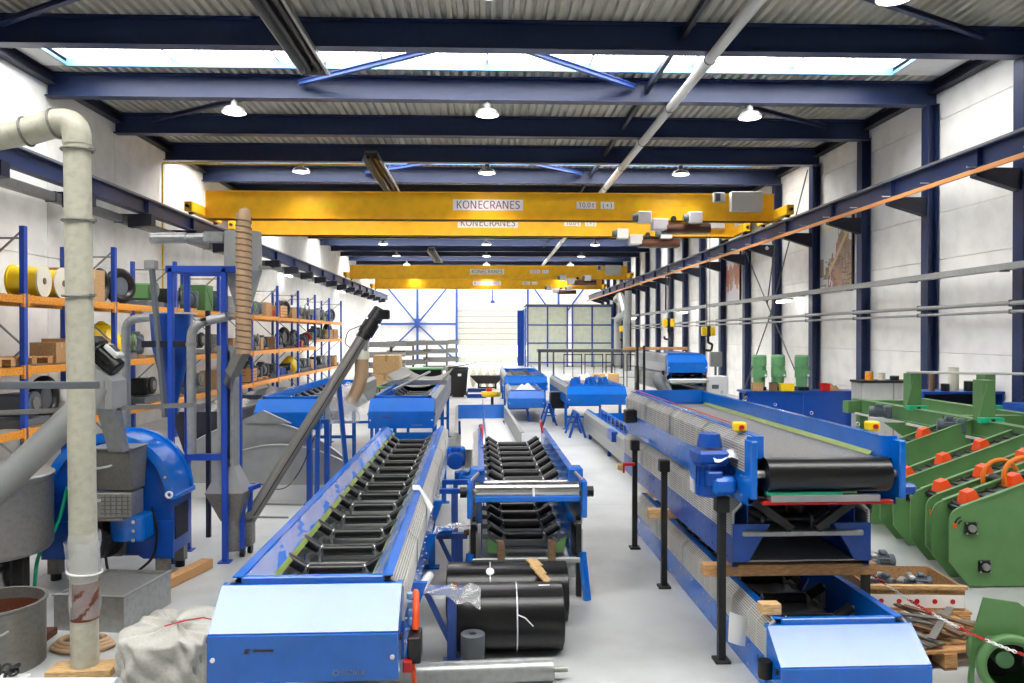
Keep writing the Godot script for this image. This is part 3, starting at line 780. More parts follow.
func conveyor(called: String, label: String, at: Vector3, turn: float, o: Dictionary) -> Node3D:
	var t := thing(called, label, "conveyor", at, turn, o.get("group", "belt conveyors"))
	var L: float = o.L
	var yt: float = o.top                # top of the side rails above the floor
	var wi: float = o.get("wi", .41)
	var wo: float = wi + .115
	var fine: bool = o.get("fine", true)
	var z0 := 0.0
	var paint: Material = o.get("paint", M.blue)
	if o.get("hood", true):
		z0 = -.26
		var yf := yt - .235
		var hb := yf - .27
		var w := wo * 2 - .01
		var poly := PackedVector2Array([Vector2(0, hb), Vector2(0, yf), Vector2(-.24, yf + .19), Vector2(-.30, yf + .19), Vector2(-.30, hb)])
		var hd := part(t, "hood", MB.new().prism(poly, w, Transform3D(Basis(Vector3.UP, -PI / 2), V(-w / 2, 0, 0))), paint)
		part(t, "hood_front", MB.new().cbox(V(0, yf - .14, .006), V(w + .004, .262, .01), .003), paint)
		part(t, "front_rail", MB.new().cbox(V(0, yt - .03, -.28), V(wi * 2, .05, .05), .006), paint)
		for s in [-1, 1]:
			part(hd, "fixing_disc", MB.new().tube(V(s * (w / 2 - .03), yf - .14, .01), V(s * (w / 2 - .03), yf - .14, .017), .013, -1, 14), M.white)
			part(hd, "hinge", MB.new().tube(V(s * (w / 2 + .005), yf - .05, -.05), V(s * (w / 2 + .02), yf - .05, -.05), .02, -1, 10), M.dark)
		if o.get("logo", false):
			var em := MB.new()
			for k in 6:
				var a := TAU * k / 6
				em.box(V(.18 + cos(a) * .014, yf - .222 + sin(a) * .014, .0125), V(.016, .005, .002), Basis(Vector3.BACK, a + 1.0))
			part(hd, "emblem", em, M.logo_ink)
			lettering(hd, "lettering", "BEZNER", .036, M.logo_ink, T(.275, yf - .222, .0125))
			part(hd, "emblem", MB.new().box(V(-.30, yf - .085, .012), V(.03, .006, .002)).box(V(-.306, yf - .1, .012), V(.026, .018, .002)), M.dark_ink)
			part(hd, "lettering_strip", MB.new().box(V(-.215, yf - .092, .012), V(.11, .014, .002)), M.dark_ink)
	for s in [-1.0, 1.0]:
		var zm := (z0 - L) / 2
		var ll := L + z0
		var sp := part(t, "side_plate", MB.new().box(V(s * wi, yt - .17, zm), V(.008, .34, ll)).box(V(s * (wi + .025), yt - .004, zm), V(.06, .008, ll)), paint)
		if o.get("skirt", false):
			part(sp, "skirt_strip", MB.new().hexa([V(s * (wi - .115), yt - .125, z0), V(s * (wi - .121), yt - .122, z0), V(s * (wi - .121), yt - .122, -L), V(s * (wi - .115), yt - .125, -L), V(s * (wi - .09), yt - .095, z0), V(s * (wi - .096), yt - .092, z0), V(s * (wi - .096), yt - .092, -L), V(s * (wi - .09), yt - .095, -L)]), M.leaf_green)
			part(sp, "skirt_plate", MB.new().hexa([V(s * (wi - .09), yt - .098, z0), V(s * (wi - .096), yt - .092, z0), V(s * (wi - .096), yt - .092, -L), V(s * (wi - .09), yt - .098, -L), V(s * (wi - .002), yt - .012, z0), V(s * (wi - .008), yt - .006, z0), V(s * (wi - .008), yt - .006, -L), V(s * (wi - .002), yt - .012, -L)]), paint)
			part(sp, "protective_film", MB.new().sheet(func(u, w): return V(s * (wi - .012 - u * .082 - .006 * sin(w * 90.0 + u * 5.0)), yt - .004 - u * .084 + .004 * sin(w * 61.0), z0 - .05 - w * (ll - .1)), 3, 60), M.film)
		part(t, "lower_plate", MB.new().box(V(s * wo, yt - .385, zm), V(.008, .23, ll)).box(V(s * (wo - .02), yt - .5, zm), V(.05, .008, ll)), paint if o.get("plate", 0) == 0 else M.galv)
		var n := maxi(1, int(round(ll / 1.1)))
		for k in n:
			var za := z0 - ll * k / n
			var zb := z0 - ll * (k + 1) / n
			if fine:
				var gl := za - zb
				var gm := shared("guard%.3f_%.2f_%d" % [gl, wi, int(s)], func():
					var mb := MB.new()
					for i in 6:
						var f := i / 5.0
						mb.bar(V(s * lerpf(wi + .055, wo, f), lerpf(-.012, -.075, f), 0), V(s * lerpf(wi + .055, wo, f), lerpf(-.012, -.075, f), -gl), .006, .006)
					for i in 9: mb.bar(V(s * wo, -.095 - i * .021, 0), V(s * wo, -.095 - i * .021, -gl), .006, .006)
					var q := 6
					for i in q + 1:
						var z := -gl * i / q
						var w := .014 if i == 0 or i == q else .005
						mb.bar(V(s * (wi + .05), -.012, z), V(s * wo, -.078, z), w, .005, Vector3.BACK)
						mb.bar(V(s * wo, -.075, z), V(s * wo, -.275, z), w, .005, Vector3.BACK)
					return mb)
				part(t, "guard_mesh", gm, M.light_grey, T(0, yt, za))
				part(t, "guard_back", shared("gback%.3f_%.2f_%d" % [gl, wi, int(s)], func(): return MB.new().hexa([V(s * (wi + .04), -.03, -.004), V(s * (wo - .016), -.095, -.004), V(s * (wo - .016), -.095, .004 - gl), V(s * (wi + .04), -.03, .004 - gl), V(s * (wi + .04), -.024, -.004), V(s * (wo - .012), -.089, -.004), V(s * (wo - .012), -.089, .004 - gl), V(s * (wi + .04), -.024, .004 - gl)]).box(V(s * (wo - .014), -.18, -gl / 2), V(.004, .18, gl - .008))), M.guard_back, T(0, yt, za))
			else:
				part(t, "guard_panel", MB.new().hexa([V(s * (wi + .05), yt - .03, za), V(s * wo, yt - .085, za), V(s * wo, yt - .085, zb + .01), V(s * (wi + .05), yt - .03, zb + .01), V(s * (wi + .05), yt - .012, za), V(s * (wo + .004), yt - .075, za), V(s * (wo + .004), yt - .075, zb + .01), V(s * (wi + .05), yt - .012, zb + .01)]).box(V(s * wo, yt - .175, (za + zb + .01) / 2), V(.008, .19, za - zb - .01)), M.zinc)
		if fine:
			var bolts := MB.new()
			var z := z0 - .12
			while z > -L:
				for y in [yt - .31, yt - .45]:
					if rng.randf() < .75: bolts.tube(V(s * (wo + .004), y, z), V(s * (wo + .014), y, z), .011, -1, 6)
				z -= .19
			var bo := part(t, "bolt_heads", bolts, M.chrome)
			bo.set_meta("kind", "stuff")
	if o.get("back_plate", true): part(t, "end_plate", MB.new().box(V(0, yt - .30, -L), V(wo * 2, .4, .01)), paint)
	if o.has("idlers"):
		var d: Array = o.idlers              # first z, pitch, count
		for k in d[2]: idler_at(t, yt - .20, -d[0] - d[1] * k, wi, fine)
		if o.get("pan", true): part(t, "return_pan", MB.new().box(V(0, yt - .46, (z0 - L) / 2), V(wi * 2, .01, L + z0)), M.grey_plate)
	if o.has("belt"):
		part(t, "belt", MB.new().cbox(V(0, yt - o.belt, (z0 - L) / 2), V(wi * 2 - .03, .02, L + z0 - .05), .004), M.belt)
	if o.has("legs"):
		for z in o.legs:
			for s in [-1.0, 1.0]:
				var x: float = s * (wo - .04)
				var g := part(t, "leg", MB.new().box(V(x, (yt - .5) / 2, z), V(.07, yt - .5, .07)), paint)
				part(g, "foot_plate", MB.new().box(V(x, .006, z), V(.16, .012, .14)), paint)
			part(t, "cross_bar", MB.new().box(V(0, (yt - .5) * .45, z), V(wo * 2 - .1, .06, .05)), paint)
	return t

func drum(t: Node3D, y: float, z: float, r: float, w: float, m: Material, called := "end_drum") -> void:
	var d := part(t, called, MB.new().tube(V(-w / 2, y, z), V(w / 2, y, z), r, -1, 28), m)
	part(d, "shaft", MB.new().tube(V(-w / 2 - .1, y, z), V(w / 2 + .1, y, z), .03, -1, 12), M.steel)

func support_post(x: float, z: float, y1: float, label: String) -> void:
	var t := thing("support_post", label, "support post", V(x, 0, z), 0, "black supports of the conveyor stack")
	part(t, "post", MB.new().box(V(0, y1 / 2, 0), V(.055, y1, .055)), M.dark)
	part(t, "foot", MB.new().cbox(V(0, .012, 0), V(.12, .024, .12), .004), M.dark)
	part(t, "head", MB.new().cbox(V(0, y1 - .03, 0), V(.10, .12, .10), .008), M.black)

func saw_horse(x: float, z: float, turn: float, h: float, label: String) -> void:
	var t := thing("saw_horse", label, "trestle", V(x, 0, z), turn, "blue steel trestles")
	part(t, "top_bar", MB.new().cbox(V(0, h - .04, 0), V(.08, .08, .9), .006), M.deep_blue)
	for sx in [-1, 1]:
		for sz in [-1, 1]: part(t, "leg", MB.new().bar(V(sx * .02, h - .05, sz * .38), V(sx * .2, 0, sz * .46), .045, .045), M.deep_blue)
	for sz in [-1, 1]: part(t, "brace", MB.new().bar(V(-.13, .28, sz * .43), V(.13, .28, sz * .43), .03, .04), M.deep_blue)

func conveyors() -> void:
	# the long roller conveyor in front
	var a := conveyor("trough_conveyor", "long blue roller conveyor with a white-glinting hood in front", V(-1.01, 0, -4.28), .8, {L = 7.7, top = 1.09, idlers = [1.03, .486, 14], skirt = true, logo = true, legs = [-1.2, -4.0, -7.2]})
	var side := part(a, "drive_box", MB.new().cbox(V(.60, .70, -.18), V(.075, .15, .17), .006), M.black)
	part(side, "cable_loop", MB.new().pipe(bend([V(.58, .63, -.2), V(.6, .5, -.15), V(.6, .2, -.15), V(.62, .02, -.2)], .06), .014, 8), M.orange)
	part(a, "orange_hose", MB.new().pipe(bend([V(.56, .86, -.6), V(.59, .93, -.42), V(.60, .90, -.26), V(.60, .78, -.2)], .05), .02, 10), M.orange)
	part(a, "valve", MB.new().cbox(V(.565, .62, -.1), V(.05, .07, .07), .008), M.red)
	for k in 4: part(a, "connector", MB.new().cbox(V(.555, .93 - k * .07, -.36 - k * .05), V(.035, .04, .04), .006), M.pale_blue)
	for k in 3: part(a, "bracket", MB.new().hexa([V(.53, .80, -1.0 - k * 1.3), V(.62, .80, -1.0 - k * 1.3), V(.62, .80, -1.04 - k * 1.3), V(.53, .80, -1.04 - k * 1.3), V(.53, .58, -1.0 - k * 1.3), V(.54, .58, -1.0 - k * 1.3), V(.54, .58, -1.04 - k * 1.3), V(.53, .58, -1.04 - k * 1.3)]), M.blue)
	solo("wrap_strip", "white foam strip laid over the rail of the long front conveyor", "foam strip", MB.new().hexa([V(-.66, 1.105, -6.95), V(-.60, 1.10, -6.95), V(-.62, 1.10, -7.15), V(-.68, 1.105, -7.15), V(-.66, 1.112, -6.95), V(-.60, 1.11, -6.95), V(-.62, 1.11, -7.15), V(-.68, 1.112, -7.15)]).hexa([V(-.60, 1.10, -6.95), V(-.47, 1.0, -6.5), V(-.47, 1.0, -6.72), V(-.62, 1.10, -7.15), V(-.60, 1.11, -6.95), V(-.46, 1.012, -6.5), V(-.46, 1.012, -6.72), V(-.62, 1.11, -7.15)]), M.white)
	# its continuation and the parallel line beside it
	var b := conveyor("feed_conveyor", "blue hooded conveyor behind the long front conveyor, with a trough belt", V(-1.35, 0, -12.3), .6, {L = 7.6, top = 1.52, idlers = [2.4, .5, 10], logo = true, legs = [-.8, -3.6, -6.6], fine = false, plate = 1})
	part(b, "trough_belt", MB.new().sheet(func(u, w): return V(lerpf(-.62, .62, u), 1.44 + pow(absf(u - .5) * 2, 2.2) * .26, -3.4 - w * 4.0), 10, 2).sheet(func(u, w): return V(lerpf(.62, -.62, u), 1.42 + pow(absf(u - .5) * 2, 2.2) * .26, -3.4 - w * 4.0), 10, 2), M.belt)
	part(b, "cross_tube", MB.new().bar(V(-.6, 1.55, -3.2), V(.6, 1.55, -3.2), .1, .1), M.galv)
	part(b, "guide_bar", MB.new().bar(V(-.25, 1.54, -1.2), V(.12, 1.66, -5.4), .04, .04), M.galv)
	part(b, "guide_plate", MB.new().hexa([V(-.7, 1.5, -2.8), V(-.28, 1.6, -3.6), V(-.26, 1.6, -5.6), V(-.68, 1.5, -5.6), V(-.7, 1.52, -2.8), V(-.28, 1.62, -3.6), V(-.26, 1.62, -5.6), V(-.68, 1.52, -5.6)]), M.dull_steel)
	var l := conveyor("feed_conveyor", "blue hooded conveyor left of the feed line, crossed by the inclined screw tube", V(-3.09, 0, -12.1), .6, {L = 6.5, top = 1.53, idlers = [1.0, .5, 10], legs = [-.8, -3.4, -6.0], fine = false, plate = 1})
	part(l, "film_cover", MB.new().sheet(func(u, w): return V(lerpf(.40, .80, u), 1.56 - u * u * .42 + .03 * sin(w * 21.0 + u * 7.0), -.3 - w * 2.9 + .02 * sin(u * 9.0)), 8, 14), M.film)
	# the short roller conveyor stacked on another one
	var c := conveyor("roller_conveyor", "short blue roller conveyor with a steel end drum, on top of its stack", V(.38, 0, -7.15), .6, {L = 3.25, top = 1.24, hood = false, idlers = [.55, .42, 7], wi = .40, back_plate = false, plate = 1, pan = false})
	drum(c, 1.04, -.04, .10, .96, M.chrome)
	part(c, "scraper_bar", MB.new().cbox(V(0, .985, .06), V(.98, .05, .03), .006), M.blue)
	part(c, "label_tape", MB.new().box(V(.06, 1.055, .058), V(.02, .1, .008)), M.white)
	for s in [-1, 1]:
		part(c, "end_bracket", MB.new().cbox(V(s * .46, 1.15, -.13), V(.14, .2, .2), .01).cbox(V(s * .53, .98, .0), V(.05, .34, .16), .008), M.blue)
		part(c, "bearing", MB.new().tube(V(s * .56, 1.04, 0), V(s * .62, 1.04, 0), .05, -1, 14), M.black)
		for z in [-.12, -2.6]: part(c, "leg", MB.new().box(V(s * .50, .40, z), V(.05, .76, .05)), M.dark)
	part(c, "red_hose", MB.new().pipe(bend([V(.42, 1.22, -3.2), V(.39, 1.36, -3.16), V(.37, 1.34, -3.02), V(.40, 1.2, -2.98)], .04), .014, 8), M.red)
	part(c, "red_hose", MB.new().pipe(bend([V(-.40, 1.2, -2.9), V(-.44, 1.34, -2.75), V(-.40, 1.38, -2.5), V(-.40, 1.22, -2.4)], .07), .013, 8), M.red)
	gear_motor(c, "drive_motor", T(-.72, 1.02, -2.2, 0), .10, .34, M.deep_blue, M.blue)
	gear_motor(c, "drive_motor", T(-.62, .86, -1.7, 40), .07, .22, M.blue, M.deep_blue)
	var c2 := conveyor("roller_conveyor", "short blue roller conveyor underneath the one with the steel drum", V(.38, 0, -7.3), .6, {L = 3.0, top = .72, hood = false, idlers = [.3, .42, 6], wi = .42, back_plate = false, plate = 1})
	part(c2, "cross_beam", MB.new().cbox(V(0, .37, .04), V(1.1, .05, .06), .006), M.galv)
	part(c2, "pan", MB.new().box(V(0, .27, .02), V(1.0, .14, .02)), M.galv)
	for s in [-1, 1]:
		part(c2, "green_bracket", MB.new().hexa([V(s * .36, .45, .05), V(s * .18, .42, .05), V(s * .18, .42, .02), V(s * .36, .45, .02), V(s * .38, .60, .05), V(s * .25, .50, .05), V(s * .25, .50, .02), V(s * .38, .60, .02)]), M.green)
		part(c2, "foot", MB.new().bar(V(s * .53, .44, .05), V(s * .57, .0, .10), .06, .05), M.blue)
		part(c2, "foot", MB.new().box(V(s * .5, .12, -2.6), V(.07, .24, .07)), M.blue)
		part(c2, "wood_packer", MB.new().cbox(V(s * .24, .45, .06), V(.07, .22, .05), .004), M.old_wood)
	# open chute behind them
	var h := thing("open_chute", "open grey steel trough with a blue end plate on the floor behind the roller conveyors", "chute", V(.06, 0, -14.4), 2.0)
	part(h, "floor_plate", MB.new().box(V(0, .34, -2.8), V(1.05, .01, 5.4)), M.light_grey)
	for s in [-1, 1]: part(h, "side_wall", MB.new().bar(V(s * .60, .50, .0), V(s * .60, .50, -5.5), .012, .34).box(V(s * .62, .67, -2.75), V(.07, .012, 5.5)), M.zinc)
	part(h, "end_plate", MB.new().box(V(0, .52, -5.5), V(1.2, .36, .012)), M.blue)
	part(h, "divider", MB.new().prism(PackedVector2Array([Vector2(0, .35), Vector2(-2.4, .35), Vector2(-2.4, .95)]), .012, Transform3D(Basis(Vector3.UP, -PI / 2), V(0, 0, -1.8))), M.deep_blue)
	for s in [-1, 1]:
		for z in [-.4, -5.0]: part(h, "leg", MB.new().box(V(s * .55, .17, z), V(.06, .34, .06)), M.deep_blue)
	# stack of three conveyors on the right
	var d3 := conveyor("belt_conveyor", "blue belt conveyor with wide grey belt and black drum, topmost of the right stack", V(2.46, 0, -5.55), .8, {L = 4.5, top = 1.76, hood = false, belt = .17, wi = .44})
	drum(d3, 1.49, .04, .125, .90, M.rubber)
	part(d3, "skirt_strip", MB.new().sheet(func(u, w): return V(.43 - u * (.03 + .025 * sin(w * 3.0)), 1.635 - u * .03, -.1 - w * 4.2), 2, 16), M.leaf_green)
	part(d3, "end_wall", MB.new().box(V(0, 1.70, -4.45), V(.88, .16, .02)), M.blue)
	part(d3, "scraper", MB.new().cbox(V(-.03, 1.33, .10), V(.80, .05, .06), .006), M.grey_plate)
	part(d3, "scraper_pad", MB.new().cbox(V(-.18, 1.365, .10), V(.55, .025, .05), .004), M.turquoise)
	part(d3, "red_bar", MB.new().cbox(V(0, 1.295, .08), V(.96, .03, .05), .004), M.red)
	for s in [-1, 1]:
		part(d3, "end_bracket", MB.new().cbox(V(s * .545, 1.53, .04), V(.05, .42, .14), .008), M.blue)
		var ps := part(d3, "stop_switch", MB.new().cbox(V(s * .52 - .0, 1.80, -.28), V(.09, .07, .09), .01), M.signal_yellow)
		part(ps, "button", MB.new().tube(V(s * .52, 1.80, -.235), V(s * .52, 1.80, -.215), .018, -1, 10), M.red)
	part(d3, "end_cheek", MB.new().box(V(-.50, 1.68, .0), V(.12, .16, .012)), M.blue)
	part(d3, "end_cheek", MB.new().box(V(.50, 1.68, .0), V(.12, .16, .012)), M.blue)
	part(d3, "pull_cord", MB.new().bar(V(-.47, 1.79, -.3), V(-.47, 1.79, -4.4), .008, .008), M.red)
	for k in 5: part(d3, "eye_bolt", MB.new().ring(V(.52, 1.79, -.5 - k * .85), Vector3.BACK, .014, .005, 10, 5), M.chrome)
	var dm := gear_motor(d3, "drive_motor", Transform3D(Basis(Vector3.RIGHT, PI / 2), V(-.73, 1.52, -.35)), .11, .26, M.deep_blue, M.deep_blue)
	part(dm, "flange", MB.new().tube(V(0, 0, -.12), V(0, 0, -.22), .10, .08, 14), M.deep_blue)
	part(d3, "gear_case", MB.new().cbox(V(-.66, 1.36, -.28), V(.18, .14, .22), .03).tube(V(-.82, 1.48, -.5), V(-.56, 1.48, -.5), .12, -1, 18), M.blue)
	part(d3, "guard_cloth", MB.new().sheet(func(u, w): return V(-.74 + u * .2, 1.61 + .02 * sin(u * 6.0 + w * 4.0) - w * w * .05, -.42 + w * .24 - u * .03), 6, 5), M.white)
	part(d3, "loose_tag", MB.new().box(V(-.80, 1.36, -.58), V(.012, .22, .09)), M.white)
	part(d3, "switch_box", MB.new().cbox(V(-.63, 1.50, -3.9), V(.14, .16, .16), .012), M.black)
	part(d3, "side_knob", MB.new().cbox(V(.64, 1.36, -.05), V(.16, .08, .1), .02), M.deep_blue)
	var d2 := conveyor("roller_conveyor", "blue roller conveyor in the middle of the right stack", V(2.43, 0, -5.85), .8, {L = 4.3, top = 1.22, hood = false, idlers = [.3, .5, 8], wi = .42, paint = M.deep_blue})
	part(d2, "cross_beam", MB.new().cbox(V(0, .98, .02), V(.94, .04, .06), .006), M.galv)
	part(d2, "support_arm", MB.new().bar(V(.40, 1.24, .05), V(.1, 1.02, .05), .05, .06).bar(V(-.40, 1.24, .05), V(-.1, 1.02, .05), .05, .06), M.black)
	for s in [-1, 1]: part(d2, "end_gusset", MB.new().hexa([V(s * .42, .76, .02), V(s * .54, .76, .02), V(s * .54, .76, -.02), V(s * .42, .76, -.02), V(s * .25, 1.05, .02), V(s * .54, 1.05, .02), V(s * .54, 1.05, -.02), V(s * .25, 1.05, -.02)]), M.deep_blue)
	var d1 := conveyor("trough_conveyor", "blue hooded roller conveyor lying on the floor, lowest of the right stack", V(2.50, 0, -5.1), .8, {L = 4.6, top = .50, idlers = [.75, .5, 7], logo = false, group = "belt conveyors"})
	part(d1, "hook_eye", MB.new().pipe([V(.1, .4, -1.1), V(.2, .47, -1.2)], .008, 6), M.chrome)
	part(d1, "black_valve", MB.new().tube(V(-.56, .12, -.18), V(-.56, .24, -.18), .05, -1, 14), M.black)
	solo("wood_block", "short pale timber block on the lip of the floor-level hooded conveyor", "wood block", MB.new().cbox(V(2.03, .545, -5.44), V(.145, .075, .09), .004), M.pale_wood, Transform3D(), "timber pieces at the right stack")
	solo("timber_beam", "brown timber beam lying across the right stack below the middle conveyor", "timber beam", MB.new().cbox(V(2.36, .68, -5.92), V(1.36, .09, .10), .005), M.wood, Transform3D(), "timber pieces at the right stack")
	solo("timber_beam", "timber beam across the right stack farther back", "timber beam", MB.new().cbox(V(2.30, .68, -7.8), V(1.3, .09, .10), .005), M.pale_wood, Transform3D(), "timber pieces at the right stack")
	support_post(1.80, -5.82, 1.24, "black square support post with a hanging paper at the right stack")
	support_post(1.76, -7.55, 1.24, "second black square support post of the right stack")
	support_post(1.74, -8.95, 1.24, "third black square support post with red clamp at the right stack")
	support_post(3.06, -6.1, 1.24, "black support post on the green machine side of the right stack")
	solo("clamp", "red screw clamp on the third support post of the right stack", "clamp", MB.new().cbox(V(1.66, 1.0, -8.88), V(.14, .035, .05), .008).tube(V(1.60, 1.0, -8.88), V(1.60, .9, -8.88), .012, -1, 8), M.red)
	solo("paper_sheet", "white paper hanging on the nearest support post", "paper", MB.new().sheet(func(u, w): return V(1.83 + u * .17, .42 - w * .24 - u * .05, -5.72 + .02 * sin(u * 4.0) - w * .03), 4, 4), M.paper)
	# line further back on the right
	var e := conveyor("belt_conveyor", "long low conveyor with grey side plates and a blue slatted rail", V(3.12, 0, -10.8), .9, {L = 8.2, top = .66, hood = false, idlers = [.4, .6, 12], fine = false, plate = 1, wi = .45})
	part(e, "upper_rail", MB.new().box(V(-.42, .80, -3.4), V(.02, .05, 6.4)), M.blue)
	part(e, "back_rail", MB.new().box(V(.42, .80, -3.4), V(.02, .24, 6.4)), M.blue)
	for k in 15: part(e, "rail_slat", MB.new().box(V(-.42, .73, -.3 - k * .44), V(.03, .12, .10)), M.deep_blue)
	part(e, "side_box", MB.new().cbox(V(-.60, .55, -4.1), V(.12, .2, .5), .01), M.deep_blue)
	for z in [-1.0, -3.4]: part(e, "packer", MB.new().cbox(V(-.52, .05, z), V(.22, .1, .12), .004), M.pale_wood)
	for z in [-.3, -2.5, -5.0, -7.6]:
		for s in [-1, 1]: part(e, "leg", MB.new().box(V(s * .5, .08, z), V(.07, .16, .07)), M.deep_blue)
	conveyor("hooded_conveyor", "wide blue hooded conveyor between the slatted rail and the trestles", V(2.85, 0, -19.6), .5, {L = 5.0, top = 1.22, fine = false, wi = .65, legs = [-.8, -4.2], belt = .1})
	var h1 := conveyor("hooded_conveyor", "blue hooded conveyor on top of the far right stack", V(5.28, 0, -20), 0, {L = 4.5, top = 2.02, fine = false, belt = .1, plate = 1})
	part(h1, "top_board", MB.new().cbox(V(-.5, 2.12, -1.6), V(1.8, .08, .3), .01), M.wood)
	var h2 := conveyor("roller_conveyor", "roller conveyor under the blue hooded one in the far right stack", V(5.28, 0, -20.1), 0, {L = 4.2, top = 1.50, hood = false, fine = false, idlers = [.3, .6, 6], plate = 1})
	drum(h2, 1.30, .05, .07, .95, M.chrome)
	for s in [-1, 1]: part(h2, "cable_coil", MB.new().ring(V(s * .2, 1.46, -.15), Vector3.UP, .14, .035, 14, 6), M.black)
	for q in [[4.15, -21.0, 2.2, "tall black post left of the far right stack, outer one"], [4.72, -20.4, 1.55, "black post under the front aisle corner of the far right stack"], [5.86, -20.4, 1.55, "black post under the front wall-side corner of the far right stack"], [4.42, -21.4, 2.2, "tall black post left of the far right stack, inner one"], [4.72, -23.8, 1.55, "black post under the rear aisle corner of the far right stack"], [5.86, -23.8, 1.55, "black post under the rear wall-side corner of the far right stack"]]:
		var sp := thing("support_post", q[3], "support post", V(q[0], 0, q[1]), 0, "posts of the far right stack")
		part(sp, "post", MB.new().box(V(0, q[2] / 2, 0), V(.06, q[2], .06)), M.dark)
	conveyor("hooded_conveyor", "blue hooded conveyor on trestles beyond the open chute", V(1.16, 0, -22), 0, {L = 3.4, top = .92, fine = false, belt = .1})
	conveyor("hooded_conveyor", "white-glinting blue hooded conveyor farther back beyond the trestles", V(1.35, 0, -26), 0, {L = 8.0, top = 1.13, fine = false, wi = .62, idlers = [1.0, .8, 8], legs = [-.8, -4.2, -7.4]})
	saw_horse(.80, -22.3, 90, .42, "blue trestle under the front end of the hooded conveyor, on the aisle side")
	saw_horse(1.75, -21.6, 0, .62, "tall blue trestle beside the black rubber slab")
	saw_horse(2.22, -19.06, 0, .60, "tall blue trestle next to the wide hooded conveyor")
	var bs := thing("rubber_slab", "black rubber slab hung over two blue trestles", "rubber slab", V(2.05, .62, -21.6))
	part(bs, "slab", MB.new().cbox(V(0, .06, 0), V(.52, .46, .5), .03), M.rubber)

# ---- machinery on the left ------------------------------------------------------------------------------------
func arc2(c: Vector2, r: float, a0: float, a1: float, n: int) -> Array:
	var o := []
	for i in n + 1:
		var a := deg_to_rad(lerpf(a0, a1, float(i) / n))
		o.append(c + Vector2(cos(a), sin(a)) * r)
	return o

